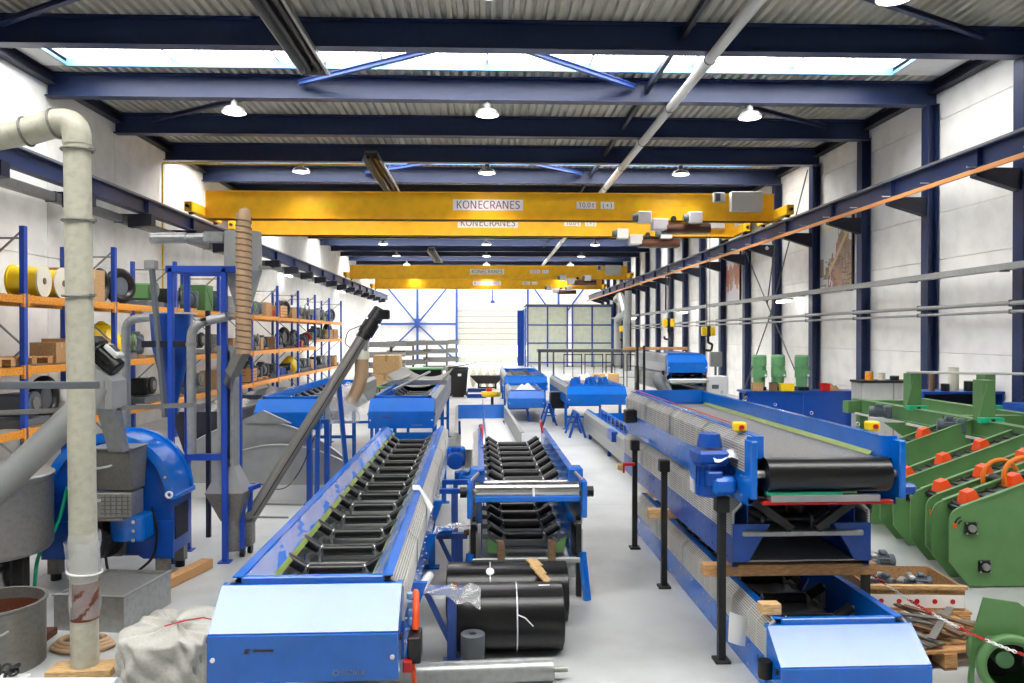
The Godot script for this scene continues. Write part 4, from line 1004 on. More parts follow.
func left_machines() -> void:
	# upright air pipe in front
	var t := thing("air_pipe", "tall cream-grey pipe with an elbow and clamps standing on a timber block", "pipe", V(-2.97, .062, -5.79))
	part(t, "riser", MB.new().tube(V(0, 0, 0), V(-.04, 3.86, 0), .095, .092, 24), M.cream_pipe)
	part(t, "elbow", MB.new().pipe(bend([V(-.04, 3.84, 0), V(-.04, 4.03, 0), V(-.26, 3.99, -.02)], .15, 8), .098, 20), M.cream_pipe)
	part(t, "branch", MB.new().tube(V(-.22, 3.995, -.02), V(-.42, 3.94, -.03), .10, -1, 20).tube(V(-.42, 3.94, -.03), V(-1.9, 3.68, -.2), .092, -1, 20), M.cream_pipe)
	for q in [[V(-.04, 3.80, 0), V(0, 1, 0)], [V(-.21, 3.997, -.02), V(-1, -.2, 0)], [V(-.42, 3.94, -.03), V(-1, -.2, 0)], [V(-.035, 3.28, 0), V(0, 1, 0)], [V(-.035, 2.73, 0), V(0, 1, .08)]]:
		var cl := part(t, "clamp", MB.new().ring(q[0], q[1], .105, .010, 20, 6), M.dull_steel)
		part(cl, "clamp_screw", MB.new().cbox(q[0] + V(.12, .0, .03), V(.05, .022, .022), .003), M.dull_steel)
	part(t, "stained_band", MB.new().tube(V(0, .34, 0), V(0, .62, 0), .0975, -1, 24, false), M.rust)
	part(t, "tape_wrap", MB.new().sheet(func(u, w): return V(cos(u * TAU) * (.103 + .012 * sin(w * 17.0 + u * 12.0)), .36 + w * .62, sin(u * TAU) * (.103 + .01 * sin(w * 23.0 + u * 18.0))), 28, 18), M.film)
	part(t, "tape_wrap", MB.new().sheet(func(u, w): return V(cos(u * TAU) * (.112 + .03 * w * sin(u * 5.0)), .70 + w * .22, sin(u * TAU) * (.112 + .02 * w)), 24, 4), M.film)
	part(t, "tape_edge", MB.new().ring(V(0, .69, 0), V(.1, 1, 0), .117, .008, 22, 5), M.white)
	var fl := thing("floor_board", "pale timber board lying under the foot of the tall pipe", "board", V(-2.97, 0, -5.77), 3)
	part(fl, "board", MB.new().cbox(V(0, .03, 0), V(.46, .06, .20), .005), M.pale_wood)
	# two steel bars reaching in from the left on a stand outside the picture
	var fk := thing("steel_bars", "pair of dark flat steel bars reaching in past the tall pipe", "steel bars", V(-4.9, 0, -5.4))
	part(fk, "bar", MB.new().cbox(V(1.1, 2.155, 0), V(2.26, .05, .04), .004), M.mid_grey)
	part(fk, "bar", MB.new().bar(V(0, 1.83, -1.0), V(2.06, 1.82, -2.18), .03, .042), M.dull_steel)
	part(fk, "stand", MB.new().box(V(0, 1.08, -.5), V(.1, 2.16, 1.2)), M.mid_grey)
	# inclined screw conveyor feeding the mill
	var s := thing("inclined_duct", "thick grey inclined tube with a motor, feeding the blue mill", "screw conveyor", V(-3.5, 0, -7.2))
	part(s, "tube", MB.new().tube(V(-1.35, .35, .9), V(.0, 2.02, .05), .125, -1, 24), M.grey_paint)
	part(s, "seam_ring", MB.new().tube(V(-.66, 1.20, .465), V(-.645, 1.22, .455), .128, -1, 24), M.grey_paint)
	part(s, "support_foot", MB.new().box(V(-1.3, .2, .88), V(.3, .4, .3)), M.dull_steel)
	part(s, "head_box", MB.new().prism(PackedVector2Array([Vector2(-.14, -.13), Vector2(.13, -.13), Vector2(.13, .12), Vector2(.05, .19), Vector2(-.14, .30)]), .28, T(0, 1.96, .14)), M.grey_plate)
	part(s, "head_seam", MB.new().box(V(.06, 1.96, .142), V(.006, .25, .004)), M.mid_grey)
	part(s, "drop_chute", MB.new().hexa([V(-.03, 1.40, -.12), V(.10, 1.40, -.12), V(.10, 1.40, -.26), V(-.03, 1.40, -.26), V(-.06, 1.86, .06), V(.09, 1.86, .06), V(.09, 1.86, -.1), V(-.06, 1.86, -.1)]), M.galv)
	var mo := gear_motor(s, "motor", Transform3D(Basis(Vector3.BACK, -.75) * Basis(Vector3.UP, PI / 2), V(-.06, 2.36, .03)), .09, .26, M.black, M.dark)
	part(mo, "pale_cover", MB.new().cbox(V(0, .10, .12), V(.13, .05, .16), .01), M.light_grey)
	# blue mill
	var m := thing("blue_mill", "big round-topped blue mill with bolted flanges and a steel hopper", "mill", V(-3.85, 0, -8.0))
	var prof := func(r: float) -> PackedVector2Array:
		var a := [Vector2(r, .24), Vector2(r, .84)]
		a.append_array(arc2(Vector2(0, .84), r, 8, 172, 18))
		a.append_array([Vector2(-r, .84), Vector2(-r, .24)])
		return PackedVector2Array(a)
	part(m, "housing", MB.new().prism(prof.call(.62), .50, T(0, 0, 0)), M.deep_blue)
	for z in [.03, -.46]:
		var ring := MB.new()
		var o1 := arc2(Vector2(0, .84), .66, 0, 180, 22)
		var o2 := arc2(Vector2(0, .84), .57, 0, 180, 22)
		for i in 22:
			var q := []
			for zz in [z, z - .05]:
				for w in [o1[i], o1[i + 1], o2[i + 1], o2[i]]: q.append(V(w.x, w.y, zz))
			ring.hexa(q)
		part(m, "flange", ring, M.blue)
	part(m, "hood_skin", MB.new().sheet(func(u, w): return V(cos(u * PI) * .632, .84 + sin(u * PI) * .632, -.02 - w * .46), 24, 1), M.blue)
	for sx in [-1, 1]: part(m, "split_flange", MB.new().cbox(V(sx * .65, .84, -.23), V(.07, .05, .54), .006), M.blue)
	for a in [20, 55, 90]: part(m, "flange_bolt", MB.new().tube(V(cos(deg_to_rad(a)) * .615, .84 + sin(deg_to_rad(a)) * .615, .03), V(cos(deg_to_rad(a)) * .615, .84 + sin(deg_to_rad(a)) * .615, .045), .014, -1, 8), M.chrome)
	part(m, "lifting_eye", MB.new().ring(V(.62, .87, .05), Vector3.BACK, .03, .012, 14, 6), M.white)
	part(m, "side_window", MB.new().box(V(.625, .55, -.26), V(.012, .34, .34)), M.dark_navy)
	var hp := part(m, "hopper", MB.new().hexa([V(.0, .97, .06), V(.38, .97, .06), V(.38, .97, .30), V(.0, .97, .26), V(.0, 1.38, .04), V(.40, 1.38, .04), V(.36, 1.38, .36), V(.0, 1.38, .36)]), M.dull_steel)
	part(hp, "hopper_lid", MB.new().cbox(V(.19, 1.39, .2), V(.44, .012, .36), .003), M.steel)
	part(hp, "handle", MB.new().pipe(bend([V(.06, 1.2, .35), V(.06, 1.2, .39), V(.18, 1.22, .39), V(.18, 1.22, .33)], .02, 3), .012, 8), M.white)
	var gb := part(m, "screen_box", MB.new().cbox(V(.17, .83, .20), V(.40, .24, .28), .008), M.steel)
	for k in 5:
		part(gb, "screen_rib", MB.new().box(V(.12 + k * .055, .83, .342), V(.012, .2, .008)), M.dull_steel)
		part(gb, "screen_rib", MB.new().box(V(.22, .75 + k * .04, .342), V(.28, .01, .008)), M.dull_steel)
	part(gb, "latch", MB.new().cbox(V(.05, .88, .345), V(.06, .03, .02), .004), M.white)
	part(m, "bearing_block", MB.new().cbox(V(.30, .58, .16), V(.34, .26, .26), .02), M.blue)
	for k in 3: part(m, "block_bolt", MB.new().tube(V(.38, .66 - k * .09, .29), V(.38, .66 - k * .09, .32), .02, -1, 8), M.chrome)
	gear_motor(m, "drive_motor", T(.02, .46, .14, 0), .17, .36, M.dark, M.mid_grey)
	part(m, "motor_shelf", MB.new().box(V(.12, .70, .25), V(.4, .02, .3)), M.dull_steel)
	part(m, "skirt_plate", MB.new().prism(PackedVector2Array([Vector2(.66, .22), Vector2(.36, .22), Vector2(.12, .38), Vector2(-.2, .38), Vector2(-.36, .22), Vector2(-.66, .22), Vector2(-.66, .60), Vector2(.66, .60)]), .03, T(0, 0, .05)), M.deep_blue)
	for sx in [-1, 1]:
		for z in [0.0, -.43]:
			var lg := part(m, "leg", MB.new().box(V(sx * .54, .15, z), V(.12, .16, .1)), M.dull_steel)
			part(lg, "rubber_foot", MB.new().tube(V(sx * .54, .0, z), V(sx * .54, .07, z), .05, -1, 12), M.black)
	part(m, "cable", MB.new().pipe(bend([V(.05, .35, .2), V(.1, .12, .25), V(.3, .08, .2), V(.5, .25, .12), V(.52, .5, .08), V(.45, .75, .06)], .1), .014, 8), M.black)
	solo("green_hose", "thin green hose hanging down the front of the blue mill", "hose", MB.new().pipe(bend([V(-4.12, 1.0, -7.72), V(-4.2, .62, -7.68), V(-4.36, .36, -7.62), V(-4.38, .03, -7.60)], .12), .018, 8), M.turquoise)
	# tank, pot, tray, hose, boards around the mill
	var k := thing("steel_tank", "round stainless steel tank on dark legs at the edge of the picture", "tank", V(-4.68, 0, -7.4))
	part(k, "shell", MB.new().lathe([Vector2(.0, .36), Vector2(.50, .46), Vector2(.53, .5), Vector2(.53, 1.14), Vector2(.545, 1.15), Vector2(.545, 1.18), Vector2(.53, 1.19), Vector2(.0, 1.22)], 36), M.steel)
	for a in [20, 140, 260]: part(k, "leg", MB.new().box(V(cos(deg_to_rad(a)) * .4, .24, sin(deg_to_rad(a)) * .4), V(.1, .48, .1)), M.dark)
	part(k, "outlet", MB.new().pipe(bend([V(.28, .42, .3), V(.28, .3, .3), V(.36, .06, .34)], .06), .028, 10), M.dull_steel)
	part(k, "valve", MB.new().cbox(V(.28, .38, .3), V(.07, .05, .07), .01).cbox(V(.35, .33, .3), V(.012, .1, .03), .003), M.black)
	part(k, "lid_rail", MB.new().cbox(V(.15, 1.25, .1), V(.5, .05, .06), .008), M.mid_grey)
	var pt := thing("steel_pot", "open dull steel pot with a rusty rim standing on the floor", "pot", V(-3.72, 0, -5.95))
	part(pt, "wall", MB.new().lathe([Vector2(.0, .0), Vector2(.335, .0), Vector2(.335, .46), Vector2(.35, .47), Vector2(.35, .485), Vector2(.325, .485), Vector2(.325, .03), Vector2(.0, .03)], 32), M.dull_steel)
	part(pt, "lining", MB.new().lathe([Vector2(.322, .40), Vector2(.322, .032), Vector2(.0, .031)], 28, Transform3D(), true), M.rust)
	part(pt, "handle", MB.new().pipe(bend([V(.1, .34, .32), V(.1, .34, .37), V(.24, .34, .32), V(.24, .34, .24)], .02, 3), .010, 8), M.steel)
	var tr := thing("steel_tray", "shallow grey sheet-metal tray on the floor below the blue mill", "tray", V(-3.30, 0, -6.95), -8)
	part(tr, "base", MB.new().box(V(0, .006, 0), V(.62, .012, .72)), M.galv)
	for q in [[0, .36, .62, .01], [0, -.36, .62, .01], [.31, 0, .01, .72], [-.31, 0, .01, .72]]: part(tr, "side", MB.new().box(V(q[0], .15, q[1]), V(q[2], .30, q[3])), M.galv)
	part(tr, "insert", MB.new().box(V(0, .27, 0), V(.6, .012, .70)), M.dull_steel)
	part(tr, "rim", MB.new().box(V(0, .3, .36), V(.65, .015, .03)).box(V(.31, .3, 0), V(.03, .015, .74)), M.zinc)
	var hs := []
	for i in 60:
		var a := i * .31
		hs.append(V(-3.22 + cos(a) * (.24 - i * .0012), .024 + .02 * (i / 20), -6.25 + sin(a) * (.15 - i * .0008)))
	solo("floor_hose", "coiled beige hose on the floor between the pot and the tall pipe", "hose", MB.new().pipe(hs, .022, 8), M.hose)
	solo("timber_block", "long timber block on the floor under the right feet of the mill", "timber block", MB.new().cbox(V(0, .05, 0), V(.13, .1, .9), .005), M.wood, T(-3.10, 0, -7.93, -14))
	solo("timber_block", "dark timber plank on the floor behind the steel pot", "timber block", MB.new().cbox(V(0, .03, 0), V(.7, .06, .2), .005), M.brown, T(-3.93, 0, -6.44, 2))
	# wrapped object in front
	var w := thing("wrapped_pallet", "dusty block under crumpled clear plastic sheeting", "wrapped crate", V(-2.28, 0, -5.75))
	part(w, "block", MB.new().cbox(V(0, .16, 0), V(.56, .30, .66), .05), M.zinc)
	part(w, "dark_opening", MB.new().tube(V(.06, .15, .32), V(.06, .15, .335), .13, -1, 20), M.dark)
	part(w, "plastic_sheet", MB.new().sheet(func(u, v2):
		var a: float = u * TAU
		var rr: float = 1.0 if v2 < .55 else lerpf(1.0, .02, (v2 - .55) / .45)
		var sx: float = signf(cos(a)) * pow(absf(cos(a)), .55) * .335
		var sz: float = signf(sin(a)) * pow(absf(sin(a)), .55) * .375
		var cr: float = 1.0 + .035 * sin(a * 9.0 + v2 * 13.0) + .03 * sin(a * 17.0 - v2 * 21.0)
		return V(sx * rr * cr, minf(v2 / .55, 1.0) * .36 + .02 * sin(a * 7.0 + v2 * 9.0) * v2 + .012 * sin(a * 15.0), sz * rr * cr), 72, 22), M.wrap)
	solo("red_string", "red string lying on top of the plastic-wrapped block", "string", MB.new().pipe([V(-2.32, .40, -5.62), V(-2.2, .41, -5.7), V(-2.1, .40, -5.78), V(-2.02, .39, -5.76)], .005, 6), M.red)
	solo("wrapped_roll", "long white wrapped roll at the very front on the floor", "roll", MB.new().tube(V(-4.2, .088, -5.32), V(-2.50, .088, -5.28), .088, -1, 20), M.white)
	solo("white_board", "white board lying on the floor beside the pipe foot", "board", MB.new().cbox(V(-3.85, .05, -5.48), V(1.25, .1, .16), .006), M.white)
	var ch := thing("chain_heap", "heap of black steel chain on the white board", "chain", V(-3.55, .10, -5.48))
	for i in 26:
		part(ch, "chain_link", shared("link", func(): return MB.new().ring(Vector3.ZERO, Vector3.UP, .028, .009, 10, 5)), M.black, Transform3D(Basis(Vector3(rng.randf(), rng.randf(), rng.randf()).normalized(), rng.randf() * 1.4), V(rng.randf_range(-.26, .26), .025 + rng.randf() * .05, rng.randf_range(-.07, .07))))
	tower()
	# mobile inclined screw with black motor
	var sc := thing("screw_tube", "slim dark steel inclined screw tube with a black motor on top", "screw conveyor", V(-2.74, 0, -8.9))
	var sa := V(0, .34, 0)
	var sb := V(1.21, 2.45, -.66)
	part(sc, "tube", MB.new().tube(sa, sb, .074, -1, 18), M.screw_grey)
	part(sc, "edge_strip", MB.new().bar(sa + V(.045, .02, .055), sb + V(.045, .02, .055), .012, .012), M.dark)
	part(sc, "inlet", MB.new().cbox(sa + V(0, -.1, 0), V(.16, .3, .16), .02), M.dull_steel)
	part(sc, "axle", MB.new().bar(V(-.1, .56, -.05), V(.62, .54, -.05), .02, .02).bar(V(-.1, .44, .1), V(.5, .43, .1), .02, .02), M.dull_steel)
	var mm := MB.new()
	var dd := (sb - sa).normalized()
	mm.tube(sb, sb + dd * .08, .085, -1, 14).tube(sb + dd * .08, sb + dd * .24, .10, -1, 14).tube(sb + dd * .24, sb + dd * .28, .075, -1, 14).tube(sb + dd * .28, sb + dd * .44, .095, .085, 14)
	part(sc, "motor", mm, M.black)
	part(sc, "motor_box", MB.new().cbox(sb + dd * .34 + V(.1, .02, .02), V(.14, .12, .12), .015), M.black)
	part(sc, "cable_loop", MB.new().pipe(bend([sb + dd * .2 + V(-.06, .02, .06), sb + V(-.16, .1, .08), sb + V(-.2, -.06, .08), sb + V(-.1, -.12, .08), sb - dd * .1 + V(.0, .0, .07)], .05), .007, 6), M.mid_grey)
	part(sc, "outlet", MB.new().hexa([V(1.14, 2.30, -.62), V(1.28, 2.30, -.62), V(1.28, 2.30, -.76), V(1.14, 2.30, -.76), V(1.15, 2.52, -.62), V(1.3, 2.58, -.62), V(1.3, 2.58, -.76), V(1.15, 2.52, -.76)]), M.galv)
	part(sc, "cuff", MB.new().tube(V(1.20, 2.20, -.7), V(1.20, 2.32, -.7), .10, .09, 14), M.ivory)
	part(sc, "outlet_hose", MB.new().pipe([V(1.20, 2.22, -.7), V(1.20, 2.0, -.7), V(1.16, 1.85, -.7), V(1.06, 1.66, -.7)], [.085, .085, .08, .075], 14), M.hose)
	part(sc, "outlet_bag", MB.new().sheet(func(u, v3): return V(.98 + cos(u * TAU) * (.16 + .03 * sin(u * 19.0 + v3 * 8.0)) * (1.1 - v3 * .2), 1.42 + v3 * .32, -.7 + sin(u * TAU) * .14), 24, 8), M.film)
	part(sc, "leg", MB.new().bar(V(.72, 1.5, -.44), V(.72, 0, -.3), .05, .05), M.deep_blue)
	part(sc, "leg", MB.new().bar(V(.95, 1.9, -.52), V(1.1, 0, -.6), .05, .05), M.deep_blue)
	# curved grey guard sheets leaning on each other
	for i in 2:
		var q: Array = [[-3.35, -11.98, "arched grey sheet-metal guard standing in front of the blue hooded feed line", 1.18, 1.18], [-3.0, -11.80, "second arched grey guard sheet leaning beside the blue stand", 1.02, .84]][i]
		var g := thing("guard_sheet", q[2], "sheet metal", V(q[0], 0, q[1]), 0, "arched guard sheets")
		var pl := [Vector2(-q[3], .22)]
		for a in 17:
			var f := a / 16.0
			pl.append(Vector2(lerpf(-q[3], q[3], f), .30 + (q[4] - .30) * pow(sin(clampf(.18 + f * .74, 0, 1) * PI), .8)))
		pl.append(Vector2(q[3], .22))
		part(g, "sheet", MB.new().prism(PackedVector2Array(pl), .012, T(0, 0, 0)), M.grey_plate)
		var lip := MB.new()
		for a in range(1, 17): lip.bar(V(pl[a].x, pl[a].y, .02), V(pl[a + 1].x, pl[a + 1].y, .02), .05, .012, Vector3.UP)
		part(g, "bent_lip", lip, M.light_grey)
		part(g, "base_rail", MB.new().box(V(0, .11, 0), V(q[3] * 2, .22, .04)), M.light_grey)
	solo("folded_sheet", "small folded grey sheet peaking above the arched guards", "sheet metal", MB.new().prism(PackedVector2Array([Vector2(-.45, 0), Vector2(.0, .2), Vector2(.42, 0)]), .08, T(-3.42, 1.14, -11.93)), M.zinc)
	var st := thing("blue_stand", "narrow blue two-post stand beside the inclined screw tube", "stand", V(-2.50, 0, -11.52))
	for x in [-.12, .14]: part(st, "post", MB.new().box(V(x, .6, 0), V(.075, 1.2, .075)), M.deep_blue)
	part(st, "top_bar", MB.new().box(V(.01, 1.22, 0), V(.36, .06, .09)), M.deep_blue)
	part(st, "roller", MB.new().tube(V(.2, 1.3, -.05), V(.3, 1.3, -.05), .07, -1, 14), M.black)
	for x in [-.12, .14]: part(st, "foot", MB.new().box(V(x, .01, 0), V(.12, .02, .3)), M.deep_blue)
	solo("black_cable", "thin black cable hanging in a loop below the screw tube", "cable", MB.new().pipe(bend([V(-2.55, 1.0, -11.55), V(-2.72, .5, -11.4), V(-2.95, .2, -11.3), V(-3.3, .35, -11.3), V(-3.5, .30, -11.5)], .2), .008, 6), M.dark)

func tower() -> void:
	var t := thing("blue_tower", "tall blue steel tower frame carrying a grey funnel and blue hopper", "frame tower", V(-3.16, 0, -8.8))
	var posts := [[-.29, .24, 3.24], [.29, .24, 3.24], [-.30, -.25, 3.24], [.29, -.25, 3.0]]
	for q in posts:
		var p := part(t, "post", MB.new().cbox(V(q[0], q[2] / 2, q[1]), V(.06, q[2], .06), .006), M.rack_blue)
		part(p, "foot_plate", MB.new().box(V(q[0], .006, q[1]), V(.13, .012, .13)), M.rack_blue)
	part(t, "post", MB.new().box(V(-.27, 1.4, -.83), V(.05, 2.8, .05)), M.dark_navy)
	for y in [3.22]:
		for z in [.24, -.25]: part(t, "top_rail", MB.new().cbox(V(.06, y, z), V(.80, .075, .06), .006), M.rack_blue)
		for x in [-.29, .29]: part(t, "top_rail", MB.new().box(V(x, y, 0), V(.05, .06, .5)), M.rack_blue)
	part(t, "cross_rail", MB.new().box(V(-.3, 2.40, .24), V(.6, .07, .05)), M.dark_navy)
	part(t, "cross_rail", MB.new().box(V(.10, 1.16, .24), V(.44, .07, .05)), M.rack_blue)
	part(t, "hopper", MB.new().lathe([Vector2(.0, 2.75), Vector2(.23, 2.74), Vector2(.20, 2.35), Vector2(.07, 1.75), Vector2(.07, 1.6)], 8, T(-.40, 0, -.05, 22)), M.deep_blue)
	part(t, "hopper_rim", MB.new().box(V(-.40, 2.745, -.05), V(.44, .02, .40)), M.light_grey)
	part(t, "lean_pole", MB.new().bar(V(-.50, 3.22, .22), V(-.34, 1.6, .28), .045, .045), M.mid_grey)
	part(t, "pole_head", MB.new().cbox(V(-.51, 3.27, .22), V(.12, .10, .1), .01), M.zinc)
	# bent vent pipes
	part(t, "vent_pipe", MB.new().pipe(bend([V(-1.07, .1, -.4), V(-1.07, 2.68, -.4), V(-.66, 2.72, -.4)], .14), .05, 14), M.galv)
	part(t, "vent_pipe", MB.new().pipe(bend([V(-.01, 1.22, .40), V(-.01, 2.6, .40), V(.24, 2.68, .36), V(.34, 2.70, .3)], .14), .05, 14), M.galv)
	part(t, "pipe_collar", MB.new().tube(V(-.01, 2.38, .40), V(-.01, 2.42, .40), .058, -1, 14), M.zinc)
	# grey screw column and its funnel
	var c := part(t, "screw_column", MB.new().box(V(.22, 1.7, .12), V(.04, 1.36, .2)).box(V(.36, 1.7, .12), V(.04, 1.36, .2)).box(V(.29, 1.7, .02), V(.12, 1.36, .02)), M.zinc)
	for k in 9: part(c, "paddle", MB.new().hexa([V(.24, 1.1 + k * .15, .04), V(.34, 1.1 + k * .15, .04), V(.34, 1.12 + k * .15, .2), V(.24, 1.12 + k * .15, .2), V(.24, 1.12 + k * .15, .04), V(.34, 1.12 + k * .15, .04), V(.34, 1.13 + k * .15, .2), V(.24, 1.13 + k * .15, .2)]), M.galv)
	part(t, "column_foot", MB.new().hexa([V(.06, .75, .22), V(.48, .75, .22), V(.48, .75, -.12), V(.06, .75, -.12), V(.22, 1.04, .2), V(.38, 1.04, .2), V(.38, 1.04, .02), V(.22, 1.04, .02)]), M.grey_plate)
	part(t, "lower_hopper", MB.new().hexa([V(.20, .42, .12), V(.40, .42, .12), V(.40, .42, -.06), V(.20, .42, -.06), V(.06, .75, .22), V(.48, .75, .22), V(.48, .75, -.12), V(.06, .75, -.12)]).tube(V(.30, .08, .03), V(.30, .44, .03), .10, -1, 14), M.dull_steel)
	# small stand on castors below
	for q in [[.42, .05], [.46, -.10]]:
		var p := part(t, "stand_post", MB.new().box(V(q[0], .42, q[1]), V(.05, .66, .05)), M.rack_blue)
		part(p, "castor", MB.new().tube(V(q[0] - .02, .05, q[1]), V(q[0] + .02, .05, q[1]), .05, -1, 12), M.black)
	part(t, "stand_rail", MB.new().bar(V(.42, .74, .05), V(.56, .78, -.12), .05, .05), M.rack_blue)
	# funnel on top with its side duct and the flexible hose
	var f := part(t, "funnel", MB.new().lathe([Vector2(.0, 3.64), Vector2(.2, 3.66), Vector2(.205, 3.22), Vector2(.08, 2.78), Vector2(.08, 2.70)], 24, T(.42, 0, .0)), M.grey_plate)
	part(f, "side_duct", MB.new().tube(V(-.58, 3.58, .05), V(-.2, 3.59, .03), .062, -1, 16).tube(V(-.2, 3.59, .03), V(.0, 3.60, .0), .05, -1, 16).cbox(V(.1, 3.60, 0), V(.22, .12, .12), .01), M.galv)
	part(f, "outlet_lip", MB.new().cbox(V(.64, 3.26, .0), V(.16, .03, .14), .006), M.zinc)
	var hp := [V(.58, 2.30, .5)]
	var hr := [.075]
	for i in 44:
		hp.append(V(.58, 2.32 + i * .033, .5)); hr.append(.078)
	for i in 5:
		var a := PI * i / 8.0
		hp.append(V(.58, 3.76 + sin(a) * .06, .5 - (1 - cos(a)) * .1)); hr.append(.08 - .01 * i)
	var fh := part(t, "flexible_hose", MB.new().pipe(hp, hr, 18), M.hose)
	var coil := []
	for i in 22 * 12: coil.append(V(.58 + cos(i * TAU / 12) * .079, 2.34 + i * .0054, .5 + sin(i * TAU / 12) * .079))
	part(fh, "rib_coil", MB.new().pipe(coil, .010, 5), M.hose_rib)
	part(fh, "hose_cuff", MB.new().bar(V(.58, 2.34, .5), V(.42, 2.08, .40), .11, .11), M.dull_steel)
	part(t, "inlet_arm", MB.new().pipe([V(.44, 2.12, .42), V(.31, 1.95, .2)], .055, 12), M.dull_steel)

# ---- pallet racks and their goods -----------------------------------------------------------------------------
const RX := -7.6       # front face of the racks
const RZ := -9.9       # first upright
const BAY := 3.1
const LEVELS := [.93, 1.97, 3.15]
const LEVEL_WORD := ["lower", "middle", "top"]

func pallet_parts(t: Node3D, w: float, d: float, y := 0.0, called := "pallet") -> MeshInstance3D:
	# w along local x, d along local z
	var o := part(t, called, shared("palbase%.1f" % w, func():
		var mb := MB.new()
		for x in [-1, 0, 1]: mb.box(V(x * (w / 2 - .07), .011, 0), V(.1, .022, d))
		return mb), M.old_wood, T(0, y, 0))
	for i in 7: part(o, "plank", shared("plank%.1f" % w, func(): return MB.new().box(Vector3.ZERO, V(w, .022, d / 7 - .03))), M.wood, T(0, .133, (i - 3) * d / 7))
	for x in [-1, 0, 1]:
		for z in [-1, 0, 1]: part(o, "block", shared("palblock", func(): return MB.new().box(Vector3.ZERO, V(.1, .1, .14))), M.wood, T(x * (w / 2 - .07), .072, z * (d / 2 - .07)))
	return o

